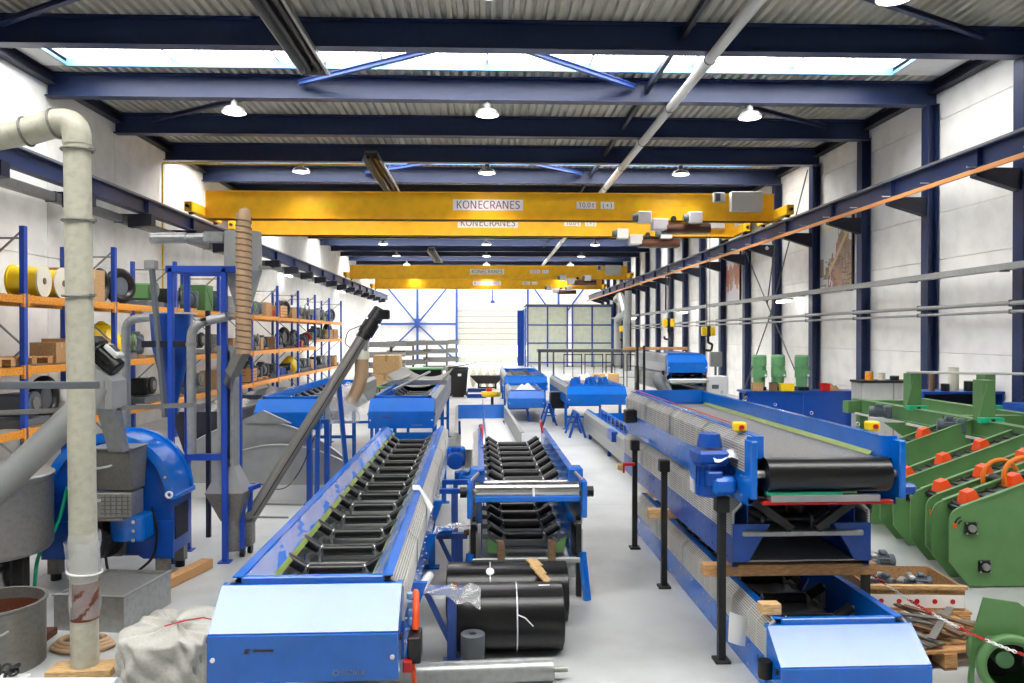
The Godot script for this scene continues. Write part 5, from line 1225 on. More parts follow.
func goods(kind: String, at: Vector3, turn: float, label: String, s := 1.0) -> void:
	var grp := "goods on the racks"
	match kind:
		"pallet":
			var t := thing("euro_pallet", label, "pallet", at, turn, grp)
			pallet_parts(t, .8, 1.1)
		"box":
			var t := thing("cardboard_box", label, "box", at, turn, grp)
			part(t, "carton", MB.new().cbox(V(0, .21 * s, 0), V(.5 * s, .42 * s, .56 * s), .006), M.card)
			part(t, "tape", MB.new().box(V(0, .421 * s, 0), V(.06, .003, .56 * s)).box(V(.2502 * s, .36 * s, 0), V(.003, .12 * s, .06)), M.pale_wood)
		"crate":
			var t := thing("wooden_crate", label, "crate", at, turn, grp)
			for i in 4:
				for q in [[.4, 0], [-.4, 0]]: part(t, "slat", shared("slat_a", func(): return MB.new().box(Vector3.ZERO, V(.02, .09, 1.0))), M.wood, T(q[0], .07 + i * .11, 0))
				for z in [.5, -.5]: part(t, "slat", shared("slat_b", func(): return MB.new().box(Vector3.ZERO, V(.8, .09, .02))), M.wood, T(0, .07 + i * .11, z))
			part(t, "base", MB.new().box(V(0, .01, 0), V(.8, .02, 1.0)), M.old_wood)
		"motor":
			var t := thing("stored_motor", label, "motor", at, turn, grp)
			part(t, "cradle", MB.new().cbox(V(0, .03, 0), V(.4, .06, .5), .005), M.wood)
			gear_motor(t, "motor", T(0, .06 + .2 * s, -.16), .17 * s, .42 * s, M.motor_grey, M.mid_grey)
		"drum":
			var t := thing("metal_drum", label, "drum", at, turn, grp)
			part(t, "drum", MB.new().lathe([Vector2(0, 0), Vector2(.27, 0), Vector2(.27, .2), Vector2(.285, .22), Vector2(.27, .24), Vector2(.27, .5), Vector2(.285, .52), Vector2(.285, .54), Vector2(.25, .54), Vector2(.25, .52), Vector2(0, .52)], 20), M.galv)
			part(t, "lid", MB.new().tube(V(0, .52, 0), V(0, .535, 0), .24, -1, 18), M.zinc)
		"bag":
			var t := thing("filled_bag", label, "bag", at, turn, grp)
			part(t, "bag", MB.new().sheet(func(u, w): 
				var a: float = u * TAU
				var r: float = .30 * s * (sin(clampf(w * 1.05 + .08, 0, 1) * PI) * .55 + .5) * (1.0 if w < .85 else (1.0 - w) / .15 * .8 + .2)
				return V(cos(a) * r * (1 + .06 * sin(a * 7.0 + w * 11.0)), w * .62 * s, sin(a) * r * (1 + .05 * sin(a * 5.0 - w * 8.0))), 22, 14), M.signal_yellow if s > 1.0 else M.paper)
			part(t, "tie", MB.new().ring(V(0, .56 * s, 0), Vector3.UP, .10 * s, .012, 12, 5), M.old_wood)
		"wheel":
			var t := thing("rubber_ring", label, "wheel", at, turn, grp)
			part(t, "tyre", MB.new().ring(V(0, .34 * s, 0), V(1, 0, .2), .25 * s, .09 * s, 22, 10), M.rubber)
			part(t, "rim", MB.new().tube(V(-.05, .34 * s, 0), V(.05, .34 * s, .01), .17 * s, -1, 18), M.mid_grey)
		"roll":
			var t := thing("cable_drum", label, "cable drum", at, turn, grp)
			part(t, "winding", MB.new().tube(V(-.24, .29, 0), V(.24, .29, 0), .25, -1, 24), M.signal_yellow)
			for x in [-.25, .25]: part(t, "flange", MB.new().tube(V(x - .015, .29, 0), V(x + .015, .29, 0), .29, -1, 26), M.ivory if x > 0 else M.signal_yellow)
			part(t, "hub", MB.new().tube(V(.26, .29, 0), V(.275, .29, 0), .06, -1, 12), M.old_wood)
		"cabinet":
			var t := thing("green_cabinet", label, "cabinet", at, turn, grp)
			part(t, "body", MB.new().cbox(V(0, .36, 0), V(.7, .72, .62), .01), M.green)
			part(t, "door_panel", MB.new().cbox(V(.355, .36, 0), V(.012, .64, .54), .004), M.green)
			part(t, "stiffener", MB.new().bar(V(.365, .1, -.2), V(.365, .62, .22), .02, .02), M.green)
		"bin":
			var t := thing("parts_bin", label, "parts bin", at, turn, grp)
			var c: Material = [M.rack_blue, M.red, M.mid_grey, M.green][rng.randi() % 4]
			part(t, "shell", MB.new().hexa([V(-.17, 0, -.24), V(.17, 0, -.24), V(.17, 0, .24), V(-.17, 0, .24), V(-.2, .26, -.28), V(.2, .26, -.28), V(.2, .26, .28), V(-.2, .26, .28)]), c)
			part(t, "contents", MB.new().ball(V(0, .25, 0), V(.17, .07, .24), 10, 6), M.dull_steel)
		"reel":
			var t := thing("spiral_duct", label, "duct piece", at, turn, grp)
			part(t, "shell", MB.new().lathe([Vector2(.30 * s, -.3), Vector2(.30 * s, .3), Vector2(.28 * s, .3), Vector2(.28 * s, -.3), Vector2(.30 * s, -.3)], 26, Transform3D(Basis(Vector3.BACK, PI / 2) * Basis(Vector3.UP, .0), V(0, .31 * s, 0))), M.galv)
			part(t, "bead", MB.new().ring(V(.29, .31 * s, 0), Vector3.RIGHT, .305 * s, .012, 24, 5), M.zinc)
		"machine":
			var t := thing("machine_part", label, "machine part", at, turn, grp)
			var c: Material = [M.dark, M.mid_grey, M.motor_grey, M.dull_steel, M.green][rng.randi() % 5]
			part(t, "base", MB.new().cbox(V(0, .06, 0), V(.5 * s, .12, .7 * s), .01), M.mid_grey)
			part(t, "body", MB.new().cbox(V(.02, .27 * s, -.05), V(.36 * s, .3 * s, .4 * s), .04), c)
			part(t, "shaft", MB.new().tube(V(-.24 * s, .3 * s, .08), V(.3 * s, .3 * s, .08), .08 * s, -1, 14), M.dull_steel)
			part(t, "flange", MB.new().tube(V(.24 * s, .3 * s, .08), V(.28 * s, .3 * s, .08), .15 * s, -1, 16), c)

func racks() -> void:
	var r := thing("pallet_rack", "long pallet rack with blue uprights and orange beams along the left wall", "rack", V(RX, 0, RZ))
	var up := MB.new().box(V(0, 2.15, 0), V(.08, 4.3, .10)).mesh()
	var ft := MB.new().box(V(0, .005, 0), V(.13, .01, .15)).mesh()
	for i in 11:
		var z := -BAY * i
		for x in [-.04, -1.06]:
			var p := part(r, "upright", up, M.rack_blue, T(x, 0, z))
			part(p, "foot_plate", ft, M.rack_blue)
		for k in 4:
			part(r, "frame_brace", shared("fbr%d" % (k % 2), func(): return MB.new().bar(V(-.04, 0, 0), V(-1.06, .95 * (1 if k % 2 == 0 else 1), 0), .03, .03)), M.zinc, Transform3D(Basis() if k % 2 == 0 else Basis(Vector3.UP, PI), V(0 if k % 2 == 0 else -1.10, .35 + k * .98, z)))
		part(r, "frame_tie", shared("fti", func(): return MB.new().box(V(-.55, 4.1, 0), V(1.0, .03, .03))), M.zinc, T(0, 0, z))
	var bm := MB.new().cbox(V(0, -.06, -BAY / 2), V(.05, .13, BAY - .1), .006).mesh()
	for i in 10:
		for k in 3:
			var y: float = LEVELS[k]
			if i > 7 and k == 1: y = 2.3
			for x in [-.02, -1.08]:
				var b := part(r, "beam", bm, M.orange_beam, T(x, y, -BAY * i - .0))
				if x > -.5:
					for e in [.06, BAY - .06]: part(b, "connector", shared("conn", func(): return MB.new().box(V(0.01, -.08, 0), V(.05, .22, .06))), M.orange_beam, T(0, 0, -e))
	# goods: [bay, level, position along the bay 0..1, kind, turn, size]
	var near := [
		[0, 2, .30, "reel", 20, 1.25], [0, 2, .72, "machine", 10, 1.2], [0, 1, .3, "machine", 0, 1.3], [0, 1, .52, "bin", 0, 1.0], [0, 1, .75, "pallet", 90, 1.0], [0, 0, .5, "crate", 0, 1.0],
		[1, 2, .30, "roll", 6, 1.0], [1, 2, .52, "roll", -4, 1.0], [1, 2, .80, "box", 0, 1.5], [1, 1, .14, "pallet", 0, 1.0], [1, 1, .50, "box", 8, .9], [1, 1, .82, "crate", 0, 1.0], [1, 0, .18, "machine", 0, 1.3], [1, 0, .45, "wheel", 10, 1.2], [1, 0, .7, "bag", 0, 1.0],
		[2, 2, .12, "wheel", 20, 1.1], [2, 2, .40, "wheel", -10, 1.2], [2, 2, .75, "machine", 0, 1.3], [2, 1, .13, "bag", 0, 1.3], [2, 1, .38, "machine", 15, 1.2], [2, 1, .62, "motor", 30, 1.2], [2, 0, .25, "motor", 0, 1.1], [2, 0, .7, "machine", 0, 1.3],
		[3, 2, .2, "machine", 20, 1.2], [3, 2, .62, "motor", 0, 1.2], [3, 1, .25, "reel", 30, 1.0], [3, 1, .7, "machine", 0, 1.3], [3, 0, .3, "wheel", 0, 1.2], [3, 0, .7, "machine", 0, 1.2],
		[3, 2, .86, "cabinet", 0, 1.0], [4, 2, .3, "motor", 10, 1.3], [4, 2, .7, "drum", 0, 1.0], [4, 1, .3, "drum", 0, 1.0], [4, 1, .7, "box", 0, 1.0], [4, 0, .3, "box", 0, 1.2], [4, 0, .75, "motor", 0, 1.0],
	]
	var kinds := ["machine", "box", "motor", "machine", "drum", "bin", "wheel", "crate", "machine", "bin", "bag"]
	for i in range(5, 10):
		for k in 3:
			for f in [.13, .37, .61, .86]:
				var kd: String = kinds[rng.randi() % kinds.size()]
				if i == 7 and k == 2 and f > .4: kd = "reel"
				near.append([i, k, f, kd, rng.randf_range(-12, 12), rng.randf_range(.9, 1.25)])
	var words := {"reel": "open galvanised duct piece", "machine": "dark machine part", "pallet": "empty timber pallet", "crate": "slatted timber crate", "roll": "yellow cable drum", "box": "brown cardboard box", "bag": "filled sack", "wheel": "black rubber wheel", "motor": "grey electric motor", "cabinet": "green metal cabinet", "drum": "galvanised drum", "bin": "small parts bin"}
	var cnt := {}
	for q in near:
		var key := "%d%d%s" % [q[0], q[1], q[3]]
		cnt[key] = cnt.get(key, 0) + 1
	var done := {}
	for q in near:
		var key := "%d%d%s" % [q[0], q[1], q[3]]
		done[key] = done.get(key, 0) + 1
		var which := "" if cnt[key] == 1 else ", %s of %d there" % [ORD[done[key] - 1], cnt[key]]
		var y: float = LEVELS[q[1]] + .008
		if q[0] > 7 and q[1] == 1: y = 2.308
		# a slatted shelf board below each load keeps it on the beams
		var z: float = RZ - BAY * (q[0] + q[2])
		part(r, "shelf_board", shared("shelf", func(): return MB.new().box(V(-.55, -.002, 0), V(1.06, .02, .74))), M.old_wood, T(0, y - .004, z - RZ))
		goods(q[3], V(RX - .5, y + .008, z), q[4], "%s on the %s level in %s rack bay%s" % [words[q[3]], LEVEL_WORD[q[1]], ORD[q[0]], which], q[5])
	# a second low rack with pipes stands in front of the far end
	var bn := thing("wheelie_bin", "dark blue wheeled bin standing behind the left feed line", "bin", V(-4.72, 0, -20.2), 10)
	bin_parts(bn, M.dark_navy, .58, 1.05)


func bin_parts(t: Node3D, m: Material, w: float, h: float) -> void:
	part(t, "body", MB.new().hexa([V(-w * .4, .08, -w * .4), V(w * .4, .08, -w * .4), V(w * .4, .08, w * .4), V(-w * .4, .08, w * .4), V(-w / 2, h * .9, -w * .55), V(w / 2, h * .9, -w * .55), V(w / 2, h * .9, w * .55), V(-w / 2, h * .9, w * .55)]), m)
	part(t, "lid", MB.new().hexa([V(-w * .54, h * .9, -w * .6), V(w * .54, h * .9, -w * .6), V(w * .54, h * .9, w * .6), V(-w * .54, h * .9, w * .6), V(-w * .5, h, -w * .58), V(w * .5, h, -w * .58), V(w * .5, h * .93, w * .56), V(-w * .5, h * .93, w * .56)]), m)
	for x in [-1, 1]: part(t, "wheel", MB.new().tube(V(x * w * .38, .1, -w * .42), V(x * w * .48, .1, -w * .42), .1, -1, 14), M.black)
	part(t, "foot", MB.new().box(V(0, .04, w * .3), V(w * .6, .08, .06)), m)
	part(t, "sticker", MB.new().box(V(.06, h * .75, w * .545), V(.14, .1, .012)), M.paper)

# ---- right side -----------------------------------------------------------------------------------------------
func chain_unit(z: float, x: float, label: String, n: int) -> void:
	var t := thing("chain_conveyor", label, "chain conveyor", V(x, 0, z), 0, "green chain conveyors with orange paddles")
	var poly := [Vector2(.20, .015), Vector2(.0, .26), Vector2(.0, .60)]
	poly.append_array(arc2(Vector2(.14, .66), .14, 180, 105, 5))
	poly.append_array([Vector2(1.75, 1.375), Vector2(1.75, .76), Vector2(1.05, .35), Vector2(.78, .015)])
	for zz in [0.0, -.30]:
		var p := part(t, "cheek_plate", MB.new().prism(PackedVector2Array(poly), .022, T(0, 0, zz)), M.green)
		part(p, "top_flange", MB.new().bar(V(.12, .80, zz - .012), V(1.75, 1.375, zz - .012), .045, .02), M.green)
		if zz == 0.0:
			for q in [[.20, .60], [.34, .22]]:
				var b := part(p, "bearing", MB.new().cbox(V(q[0], q[1], .02), V(.12, .12, .03), .008), M.black)
				part(b, "shaft_end", MB.new().tube(V(q[0], q[1], .03), V(q[0], q[1], .06), .036, -1, 14), M.steel)
				for k in 4: part(b, "bolt", MB.new().tube(V(q[0] + [-.05, .05, .05, -.05][k], q[1] + [-.05, -.05, .05, .05][k], .03), V(q[0] + [-.05, .05, .05, -.05][k], q[1] + [-.05, -.05, .05, .05][k], .045), .011, -1, 6), M.chrome)
			for q in [.04, .075]:
				var sl := MB.new()
				var aa := arc2(Vector2(.14, .62), .13 - q, 165, 110, 4)
				for k in 4: sl.bar(V(aa[k].x, aa[k].y, .003), V(aa[k + 1].x, aa[k + 1].y, .003), .006, .012)
				part(p, "slot", sl, M.dark)
			part(p, "warning_mark", MB.new().box(V(.05, .62, .003), V(.035, .05, .004)), M.orange)
	part(t, "chain_bed", MB.new().bar(V(.16, .745, -.16), V(1.72, 1.29, -.16), .27, .05), M.black)
	for k in 13: part(t, "chain_bar", MB.new().tube(V(.2 + k * .12, .785 + k * .042, -.04), V(.2 + k * .12, .785 + k * .042, -.28), .022, -1, 8), M.dark)
	for k in n:
		var px := .22 + k * .46 + fposmod(z * 3.1, .3)
		if px > 1.6: continue
		part(t, "paddle", MB.new().hexa([V(px - .07, .70 + px * .35, -.08), V(px + .09, .745 + px * .35, -.08), V(px + .09, .745 + px * .35, -.24), V(px - .07, .70 + px * .35, -.24), V(px - .05, .82 + px * .35, -.10), V(px + .03, .85 + px * .35, -.10), V(px + .03, .85 + px * .35, -.22), V(px - .05, .82 + px * .35, -.22)]), M.orange)
	part(t, "support_leg", MB.new().box(V(1.5, .31, -.16), V(.1, .62, .1)).box(V(1.5, .01, -.16), V(.2, .02, .3)).box(V(1.5, .62, -.16), V(.1, .05, .27)), M.green)

func right_side() -> void:
	chain_unit(-7.43, 4.57, "nearest green inclined chain conveyor with orange paddles", 3)
	chain_unit(-8.02, 4.68, "second green inclined chain conveyor with orange paddles", 4)
	chain_unit(-8.90, 4.80, "third green inclined chain conveyor with orange paddles", 4)
	chain_unit(-9.95, 4.66, "farthest green inclined chain conveyor with orange paddles", 3)
	for q in [[5.40, .97, -7.90, "orange ring guide over the second green chain conveyor", .19], [5.42, 1.04, -7.60, "orange ring guide over the nearest green chain conveyor", .19]]:
		var t := thing("ring_guide", q[3], "ring guide", V(q[0], q[1], q[2]), 0, "orange ring guides")
		part(t, "ring", MB.new().ring(V(0, .03, 0), V(0, 0, 1), q[4], .024, 24, 8), M.ring_orange)
		part(t, "spoke", MB.new().bar(V(.1, -.1, 0), V(.0, .0, 0), .05, .05).bar(V(0, 0, 0), V(.18, .05, 0), .04, .04), M.green)
		part(t, "hub", MB.new().tube(V(0, 0, -.125), V(0, 0, .04), .06, -1, 14), M.dark)
	# heavy green frames behind
	var f := thing("green_gantry", "heavy green welded machine frame with two gusseted posts", "machine frame", V(6.5, 0, -10.4))
	for x in [0.0, 1.15]:
		part(f, "long_beam", MB.new().ibeam(V(x, 1.28, 2.6), V(x, 1.28, -2.9), .16, .22, .02, .014), M.green)
		part(f, "beam_face", MB.new().box(V(x - .05, 1.28, -.15), V(.02, .19, 5.5)), M.green)
	for z in [2.4, -.3, -2.85]: part(f, "cross_beam", MB.new().box(V(.57, 1.26, z), V(1.3, .2, .16)), M.green)
	part(f, "cross_beam", MB.new().box(V(-.12, 1.26, -2.7), V(.34, .2, .2)), M.green)
	for q in [[0, -1.2], [0, .5], [1.15, .5], [1.15, -1.2]]:
		var p := part(f, "post", MB.new().box(V(q[0] + .04, 1.65, q[1]), V(.16, .52, .22)), M.green)
		part(p, "gusset", MB.new().prism(PackedVector2Array([Vector2(-.12, 1.40), Vector2(.0, 1.86), Vector2(.12, 1.40)]), .02, T(q[0] - .02, 0, q[1] + .16)), M.green)
		part(p, "pad", MB.new().cbox(V(q[0], 1.40, q[1] + .2), V(.30, .07, .1), .006), M.turquoise)
		part(p, "pad_slot", MB.new().box(V(q[0], 1.40, q[1] + .252), V(.05, .04, .008)), M.black)
	for x in [0.0, 1.15]:
		for z in [2.3, -.6, -2.7]:
			var l := part(f, "leg", MB.new().box(V(x, .59, z), V(.14, 1.18, .14)), M.green)
			part(l, "foot_plate", MB.new().box(V(x, .01, z), V(.26, .02, .26)), M.green)
	part(f, "knee_plate", MB.new().prism(PackedVector2Array([Vector2(0, 1.18), Vector2(-.5, 1.18), Vector2(-.1, .9), Vector2(0, .9)]), .03, T(.0, 0, -1.0)), M.green)
	part(f, "long_rail", MB.new().bar(V(-.16, 1.16, 2.4), V(-.16, 1.16, -2.6), .03, .03), M.light_grey)
	for z in [-1.5, .35]: gear_motor(f, "gear_motor", T(-.22, 1.29, z, -115), .085, .24, M.motor_grey, M.motor_grey)
	# one more arm at the picture edge
	var a := thing("green_tray", "light green tray arm reaching in beside the nearest chain conveyor", "machine arm", V(5.25, 0, -6.75))
	part(a, "tray", MB.new().bar(V(-.28, .52, .1), V(.9, .22, .6), .26, .03), M.green)
	part(a, "tray_edge", MB.new().bar(V(-.3, .50, .24), V(.85, .2, .74), .02, .12), M.green)
	for k in 3: part(a, "rib", MB.new().prism(PackedVector2Array([Vector2(-.08, 0), Vector2(.08, 0), Vector2(.03, .12), Vector2(-.03, .12)]), .14, T(-.2 + k * .24, .53 - k * .06, .24 + k * .1)), M.motor_green)
	part(a, "post", MB.new().box(V(.8, .2, .55), V(.12, .4, .12)), M.green)
	part(a, "orange_block", MB.new().cbox(V(-.28, .1, .0), V(.13, .12, .12), .02), M.orange)
	part(a, "block_stem", MB.new().box(V(-.28, .02, .0), V(.05, .04, .05)), M.dark)
	# green ring plate at the lower right
	var g := thing("green_ring_plate", "green upright plate with a round flange at the lower edge of the picture", "machine part", V(3.55, 0, -5.12), -14)
	var pl := [Vector2(-.20, .0), Vector2(-.17, .38), Vector2(-.10, .66), Vector2(.12, .64), Vector2(.3, .5), Vector2(.3, .38), Vector2(-.08, .4), Vector2(-.15, .28), Vector2(-.16, .0)]
	part(g, "plate", MB.new().prism(PackedVector2Array(pl), .02, T(0, 0, -.12)), M.green)
	part(g, "flange", MB.new().ring(V(.05, .22, -.05), V(0, 0, 1), .19, .035, 28, 10), M.green)
	part(g, "barrel", MB.new().lathe([Vector2(.19, .0), Vector2(.19, -.30), Vector2(.18, -.30), Vector2(.18, .0), Vector2(.19, .0)], 28, Transform3D(Basis(Vector3.RIGHT, PI / 2), V(.05, .22, -.04))), M.green)
	part(g, "barrel_base", MB.new().tube(V(.05, .22, -.33), V(.05, .22, -.31), .18, -1, 24), M.dark)
	part(g, "hub", MB.new().tube(V(.05, .22, -.31), V(.05, .22, -.16), .06, -1, 18), M.motor_green)
	# benches against the wall
	var b := thing("workbench", "long blue-panelled workbench below the green motors", "workbench", V(8.6, 0, -20.85))
	for x in [-.78, .78]: part(b, "front_panel", MB.new().cbox(V(x, .46, .25), V(1.55, .92, .03), .004), M.deep_blue)
	part(b, "top", MB.new().cbox(V(0, .95, -.1), V(3.16, .06, .8), .008), M.deep_blue)
	for x in [-1.5, 1.5]: part(b, "leg", MB.new().box(V(x, .45, -.4), V(.08, .9, .08)), M.deep_blue)
	for i in 3:
		var m := thing("green_motor", "green upright electric motor on the blue bench, %s of three" % ["leftmost", "middle one", "rightmost"][i], "motor", V([7.52, 8.04, 8.70][i], .98, -20.95), 0, "green motors on the bench")
		part(m, "foot", MB.new().cbox(V(0, .05, 0), V(.3, .1, .3), .01), M.dark)
		part(m, "body", MB.new().lathe([Vector2(0, .1), Vector2(.15, .1), Vector2(.16, .35), Vector2(.17, .36), Vector2(.17, .66), Vector2(.19, .67), Vector2(.19, .92), Vector2(.17, .97), Vector2(0, .98)], 20), M.motor_green)
		for k in 12: part(m, "cooling_fin", shared("fin", func(): return MB.new().box(V(.175, .5, 0), V(.02, .3, .012))), M.motor_green, T(0, 0, 0, k * 30.0))
		part(m, "terminal_box", MB.new().cbox(V(.06, .46, .19), V(.16, .18, .08), .01), M.motor_green)
		part(m, "plate", MB.new().box(V(.09, .42, .232), V(.05, .05, .004)), M.white)
	for q in [["yellow_crate", "yellow plastic crate with tools on the blue bench", "crate", 8.15, .36, .2, "signal_yellow"], ["red_box", "small red box on the blue bench", "box", 9.2, .22, .2, "red"], ["tan_box", "tan cardboard tray on the blue bench", "box", 7.35, .26, .22, "card"], ["brown_drum", "brown round tin on the blue bench", "tin", 7.78, .0, .22, "old_wood"]]:
		var o := thing(q[0], q[1], q[2], V(q[3], .98, -20.62), 0, "things on the blue bench")
		if q[4] > 0:
			part(o, "body", MB.new().cbox(V(0, q[5] / 2, 0), V(q[4], q[5], .2), .012), M[q[6]])
			part(o, "rim", MB.new().box(V(0, q[5], .1), V(q[4] + .02, .02, .02)).box(V(0, q[5], -.1), V(q[4] + .02, .02, .02)), M[q[6]])
		else:
			part(o, "body", MB.new().tube(V(0, 0, 0), V(0, q[5], 0), .11, -1, 18), M[q[6]])
			part(o, "lid", MB.new().tube(V(0, q[5], 0), V(0, q[5] + .012, 0), .115, -1, 18), M.dark)
	solo("paper_heap", "crumpled brown paper on the blue bench", "paper", MB.new().sheet(func(u, w): return V(9.45 + (u - .5) * .5, .99 + .14 * sin(u * PI) * sin(w * PI) * (1 + .4 * sin(u * 19.0 + w * 11.0)), -20.75 + (w - .5) * .3), 12, 8), M.card)
	var wc := thing("white_machine", "white control cabinet left of the blue bench", "cabinet", V(6.72, 0, -22.4))
	part(wc, "body", MB.new().cbox(V(0, .65, 0), V(.62, 1.3, .6), .02), M.white)
	part(wc, "door_panel", MB.new().cbox(V(0, .62, .305), V(.54, 1.1, .012), .004), M.white)
	part(wc, "display", MB.new().box(V(-.08, 1.0, .313), V(.2, .12, .006)), M.mid_grey)
	var eb := thing("electric_box", "grey electric box on a post near the wall columns", "electric box", V(7.1, 0, -23.6))
	part(eb, "post", MB.new().box(V(0, .8, 0), V(.06, 1.6, .06)), M.mid_grey)
	part(eb, "box", MB.new().cbox(V(0, 1.75, .02), V(.36, .46, .16), .012), M.grey_paint)
	var cc := thing("corrugated_cabinet", "grey cabinet with ribbed doors and a dark top beside the green frame", "cabinet", V(9.42, 0, -17.75))
	part(cc, "body", MB.new().cbox(V(0, .70, 0), V(1.5, 1.4, .5), .006), M.grey_plate)
	for x in [-.38, .38]:
		var d := part(cc, "door", MB.new().box(V(x, .70, .255), V(.72, 1.36, .012)), M.light_grey)
		for k in 9: part(d, "rib", shared("ribd", func(): return MB.new().box(V(0, .70, .268), V(.03, 1.34, .016))), M.light_grey, T(x - .32 + k * .08, 0, 0))
	part(cc, "top", MB.new().cbox(V(0, 1.42, .02), V(1.56, .05, .58), .006), M.dark)
	for i in 2:
		var z: float = [-15.2, -12.2][i]
		var s := thing("blue_shelf_unit", "blue steel shelf unit against the right wall, %s the green frame" % ["behind", "beside"][i], "shelf unit", V(9.42, 0, z), 0, "blue shelf units")
		part(s, "front_panel", MB.new().cbox(V(0, .45, .3), V(1.6, .9, .03), .004), M.deep_blue)
		part(s, "top", MB.new().cbox(V(0, 1.36, 0), V(1.64, .05, .7), .006), M.deep_blue)
		part(s, "back", MB.new().box(V(0, .68, -.33), V(1.6, 1.34, .02)), M.dark_navy)
		for x in [-.8, .8]: part(s, "side", MB.new().box(V(x, .68, 0), V(.03, 1.34, .66)), M.deep_blue)
		part(s, "shelf", MB.new().box(V(0, .92, 0), V(1.58, .03, .64)), M.dark_navy)
	# tins and cylinders on the shelf units
	var n := 0
	for q in [[8.85, -15.0, .055, .34, "old_wood"], [9.12, -15.0, .08, .15, "dark"], [9.32, -15.05, .10, .46, "ivory"], [9.6, -15.0, .09, .2, "dark"], [9.86, -15.0, .10, .22, "mid_grey"], [10.02, -15.1, .09, .2, "black"], [8.8, -12.1, .08, .2, "dark"], [9.05, -12.1, .10, .24, "mid_grey"], [9.3, -12.0, .07, .16, "steel"], [8.95, -17.7, .09, .2, "orange_beam"], [9.25, -17.7, .08, .16, "ivory"], [9.55, -17.7, .1, .1, "dark"], [9.9, -17.7, .1, .12, "mid_grey"]]:
		var y := 1.385 if q[1] > -16 else 1.445
		var where := "blue shelf unit behind the green frame" if q[1] < -14 and q[1] > -16 else ("ribbed grey cabinet" if q[1] < -16 else "blue shelf unit beside the green frame")
		var o := thing("metal_tin", "%s round tin, %s standing on the %s" % [{"old_wood": "brown", "dark": "black", "ivory": "cream", "mid_grey": "grey", "black": "glossy black", "steel": "steel", "orange_beam": "orange"}[q[4]], ORD[n], where], "tin", V(q[0], y, q[1]), 0, "tins on the cabinets")
		part(o, "can", MB.new().tube(V(0, 0, 0), V(0, q[3], 0), q[2], -1, 16), M[q[4]])
		part(o, "rim", MB.new().ring(V(0, q[3], 0), Vector3.UP, q[2] - .006, .008, 16, 5), M.steel)
		n += 1
	solo("steel_bar_stock", "long pale steel bar lying across the tops of the cabinets", "steel bar", MB.new().tube(V(8.1, 1.93, -10.9), V(6.45, 1.93, -11.6), .02, -1, 8), M.light_grey)
	# floor goods between the stack and the green machines
	var p1 := thing("euro_pallet", "timber pallet with loose metal strips, nearest on the floor at the right", "pallet", V(3.42, 0, -6.0), 6, "pallets on the floor")
	pallet_parts(p1, 1.1, .8)
	for i in 13:
		solo("metal_strip", "grey metal strip on the nearest floor pallet, %s from the conveyor" % ORD[i], "metal strip", MB.new().box(Vector3.ZERO, V(.055, .014, rng.randf_range(.6, .85))), M.dull_steel if i % 3 else M.old_wood, Transform3D(Basis(Vector3.UP, deg_to_rad([14, 20, 26, 30, 18, -50, 40, -62, 55, 12, -40, 66, 33][i])), V(3.08 + i * .05, .153 + i * .0085, -5.98 + rng.randf_range(-.06, .06))), "metal strips on the pallet")
	var cb := thing("open_carton", "low open carton with pink print holding grey parts, behind the strip pallet", "carton", V(3.70, .145, -6.75), -4)
	for q in [[0, .3, .8, .015], [0, -.3, .8, .015], [.4, 0, .015, .6], [-.4, 0, .015, .6]]: part(cb, "side", MB.new().box(V(q[0], .10, q[1]), V(q[2], .2, q[3])), M.card)
	part(cb, "base", MB.new().box(V(0, .008, 0), V(.78, .016, .58)), M.card)
	part(cb, "printed_band", MB.new().box(V(0, .08, .309), V(.8, .11, .004)), M.paper)
	for k in 5: part(cb, "print_mark", MB.new().tube(V(-.3 + k * .15, .08, .312), V(-.3 + k * .15, .08, .314), .022, -1, 12), M.red)
	part(cb, "rim_board", MB.new().box(V(0, .2, .3), V(.84, .03, .05)), M.pale_wood)
	var p2 := thing("euro_pallet", "timber pallet under the open pink-printed carton", "pallet", V(3.70, 0, -6.75), -4, "pallets on the floor")
	pallet_parts(p2, .9, .7)
	for i in 4:
		var t := thing("gear_unit", "grey gear unit in the open carton, %s of four" % ORD[i], "gear unit", V(3.44 + i * .16, .165, -6.68 - (i % 2) * .14), i * 25.0, "gear units in the carton")
		gear_motor(t, "gear_motor", T(0, .10, -.05), .06, .15, M.motor_grey, M.steel)
	for i in 3:
		var t := thing("gear_unit", "grey gear unit on the farther floor pallet, %s of three" % ORD[i], "gear unit", V(3.5 + i * .22, .148, -7.55 + (i % 2) * .12), i * 40.0, "gear units on the floor pallet")
		gear_motor(t, "gear_motor", T(0, .10, -.05), .07, .18, M.motor_grey, M.steel)
	var p3 := thing("euro_pallet", "timber pallet farther back with grey gear units", "pallet", V(3.7, 0, -7.5), 3, "pallets on the floor")
	pallet_parts(p3, .8, .6)
	solo("yellow_board", "yellow board lying on the strip pallet near the green ring plate", "board", MB.new().cbox(V(3.86, .205, -5.85), V(.22, .03, .12), .004), M.orange_beam)
	solo("white_sheet", "crumpled white sheet between the carton and the strip pallet", "plastic sheet", MB.new().sheet(func(u, w): return V(3.25 + u * .45, .17 + .03 * sin(u * 9.0 + w * 5.0), -6.38 + w * .14), 10, 4), M.paper)
	# red and white barrier chain
	var bc := thing("barrier_chain", "red and white plastic barrier chain strung across to the green ring plate", "chain", V(0, 0, 0))
	var pa := V(3.07, .60, -6.12)
	var pc := V(3.56, .40, -4.86)
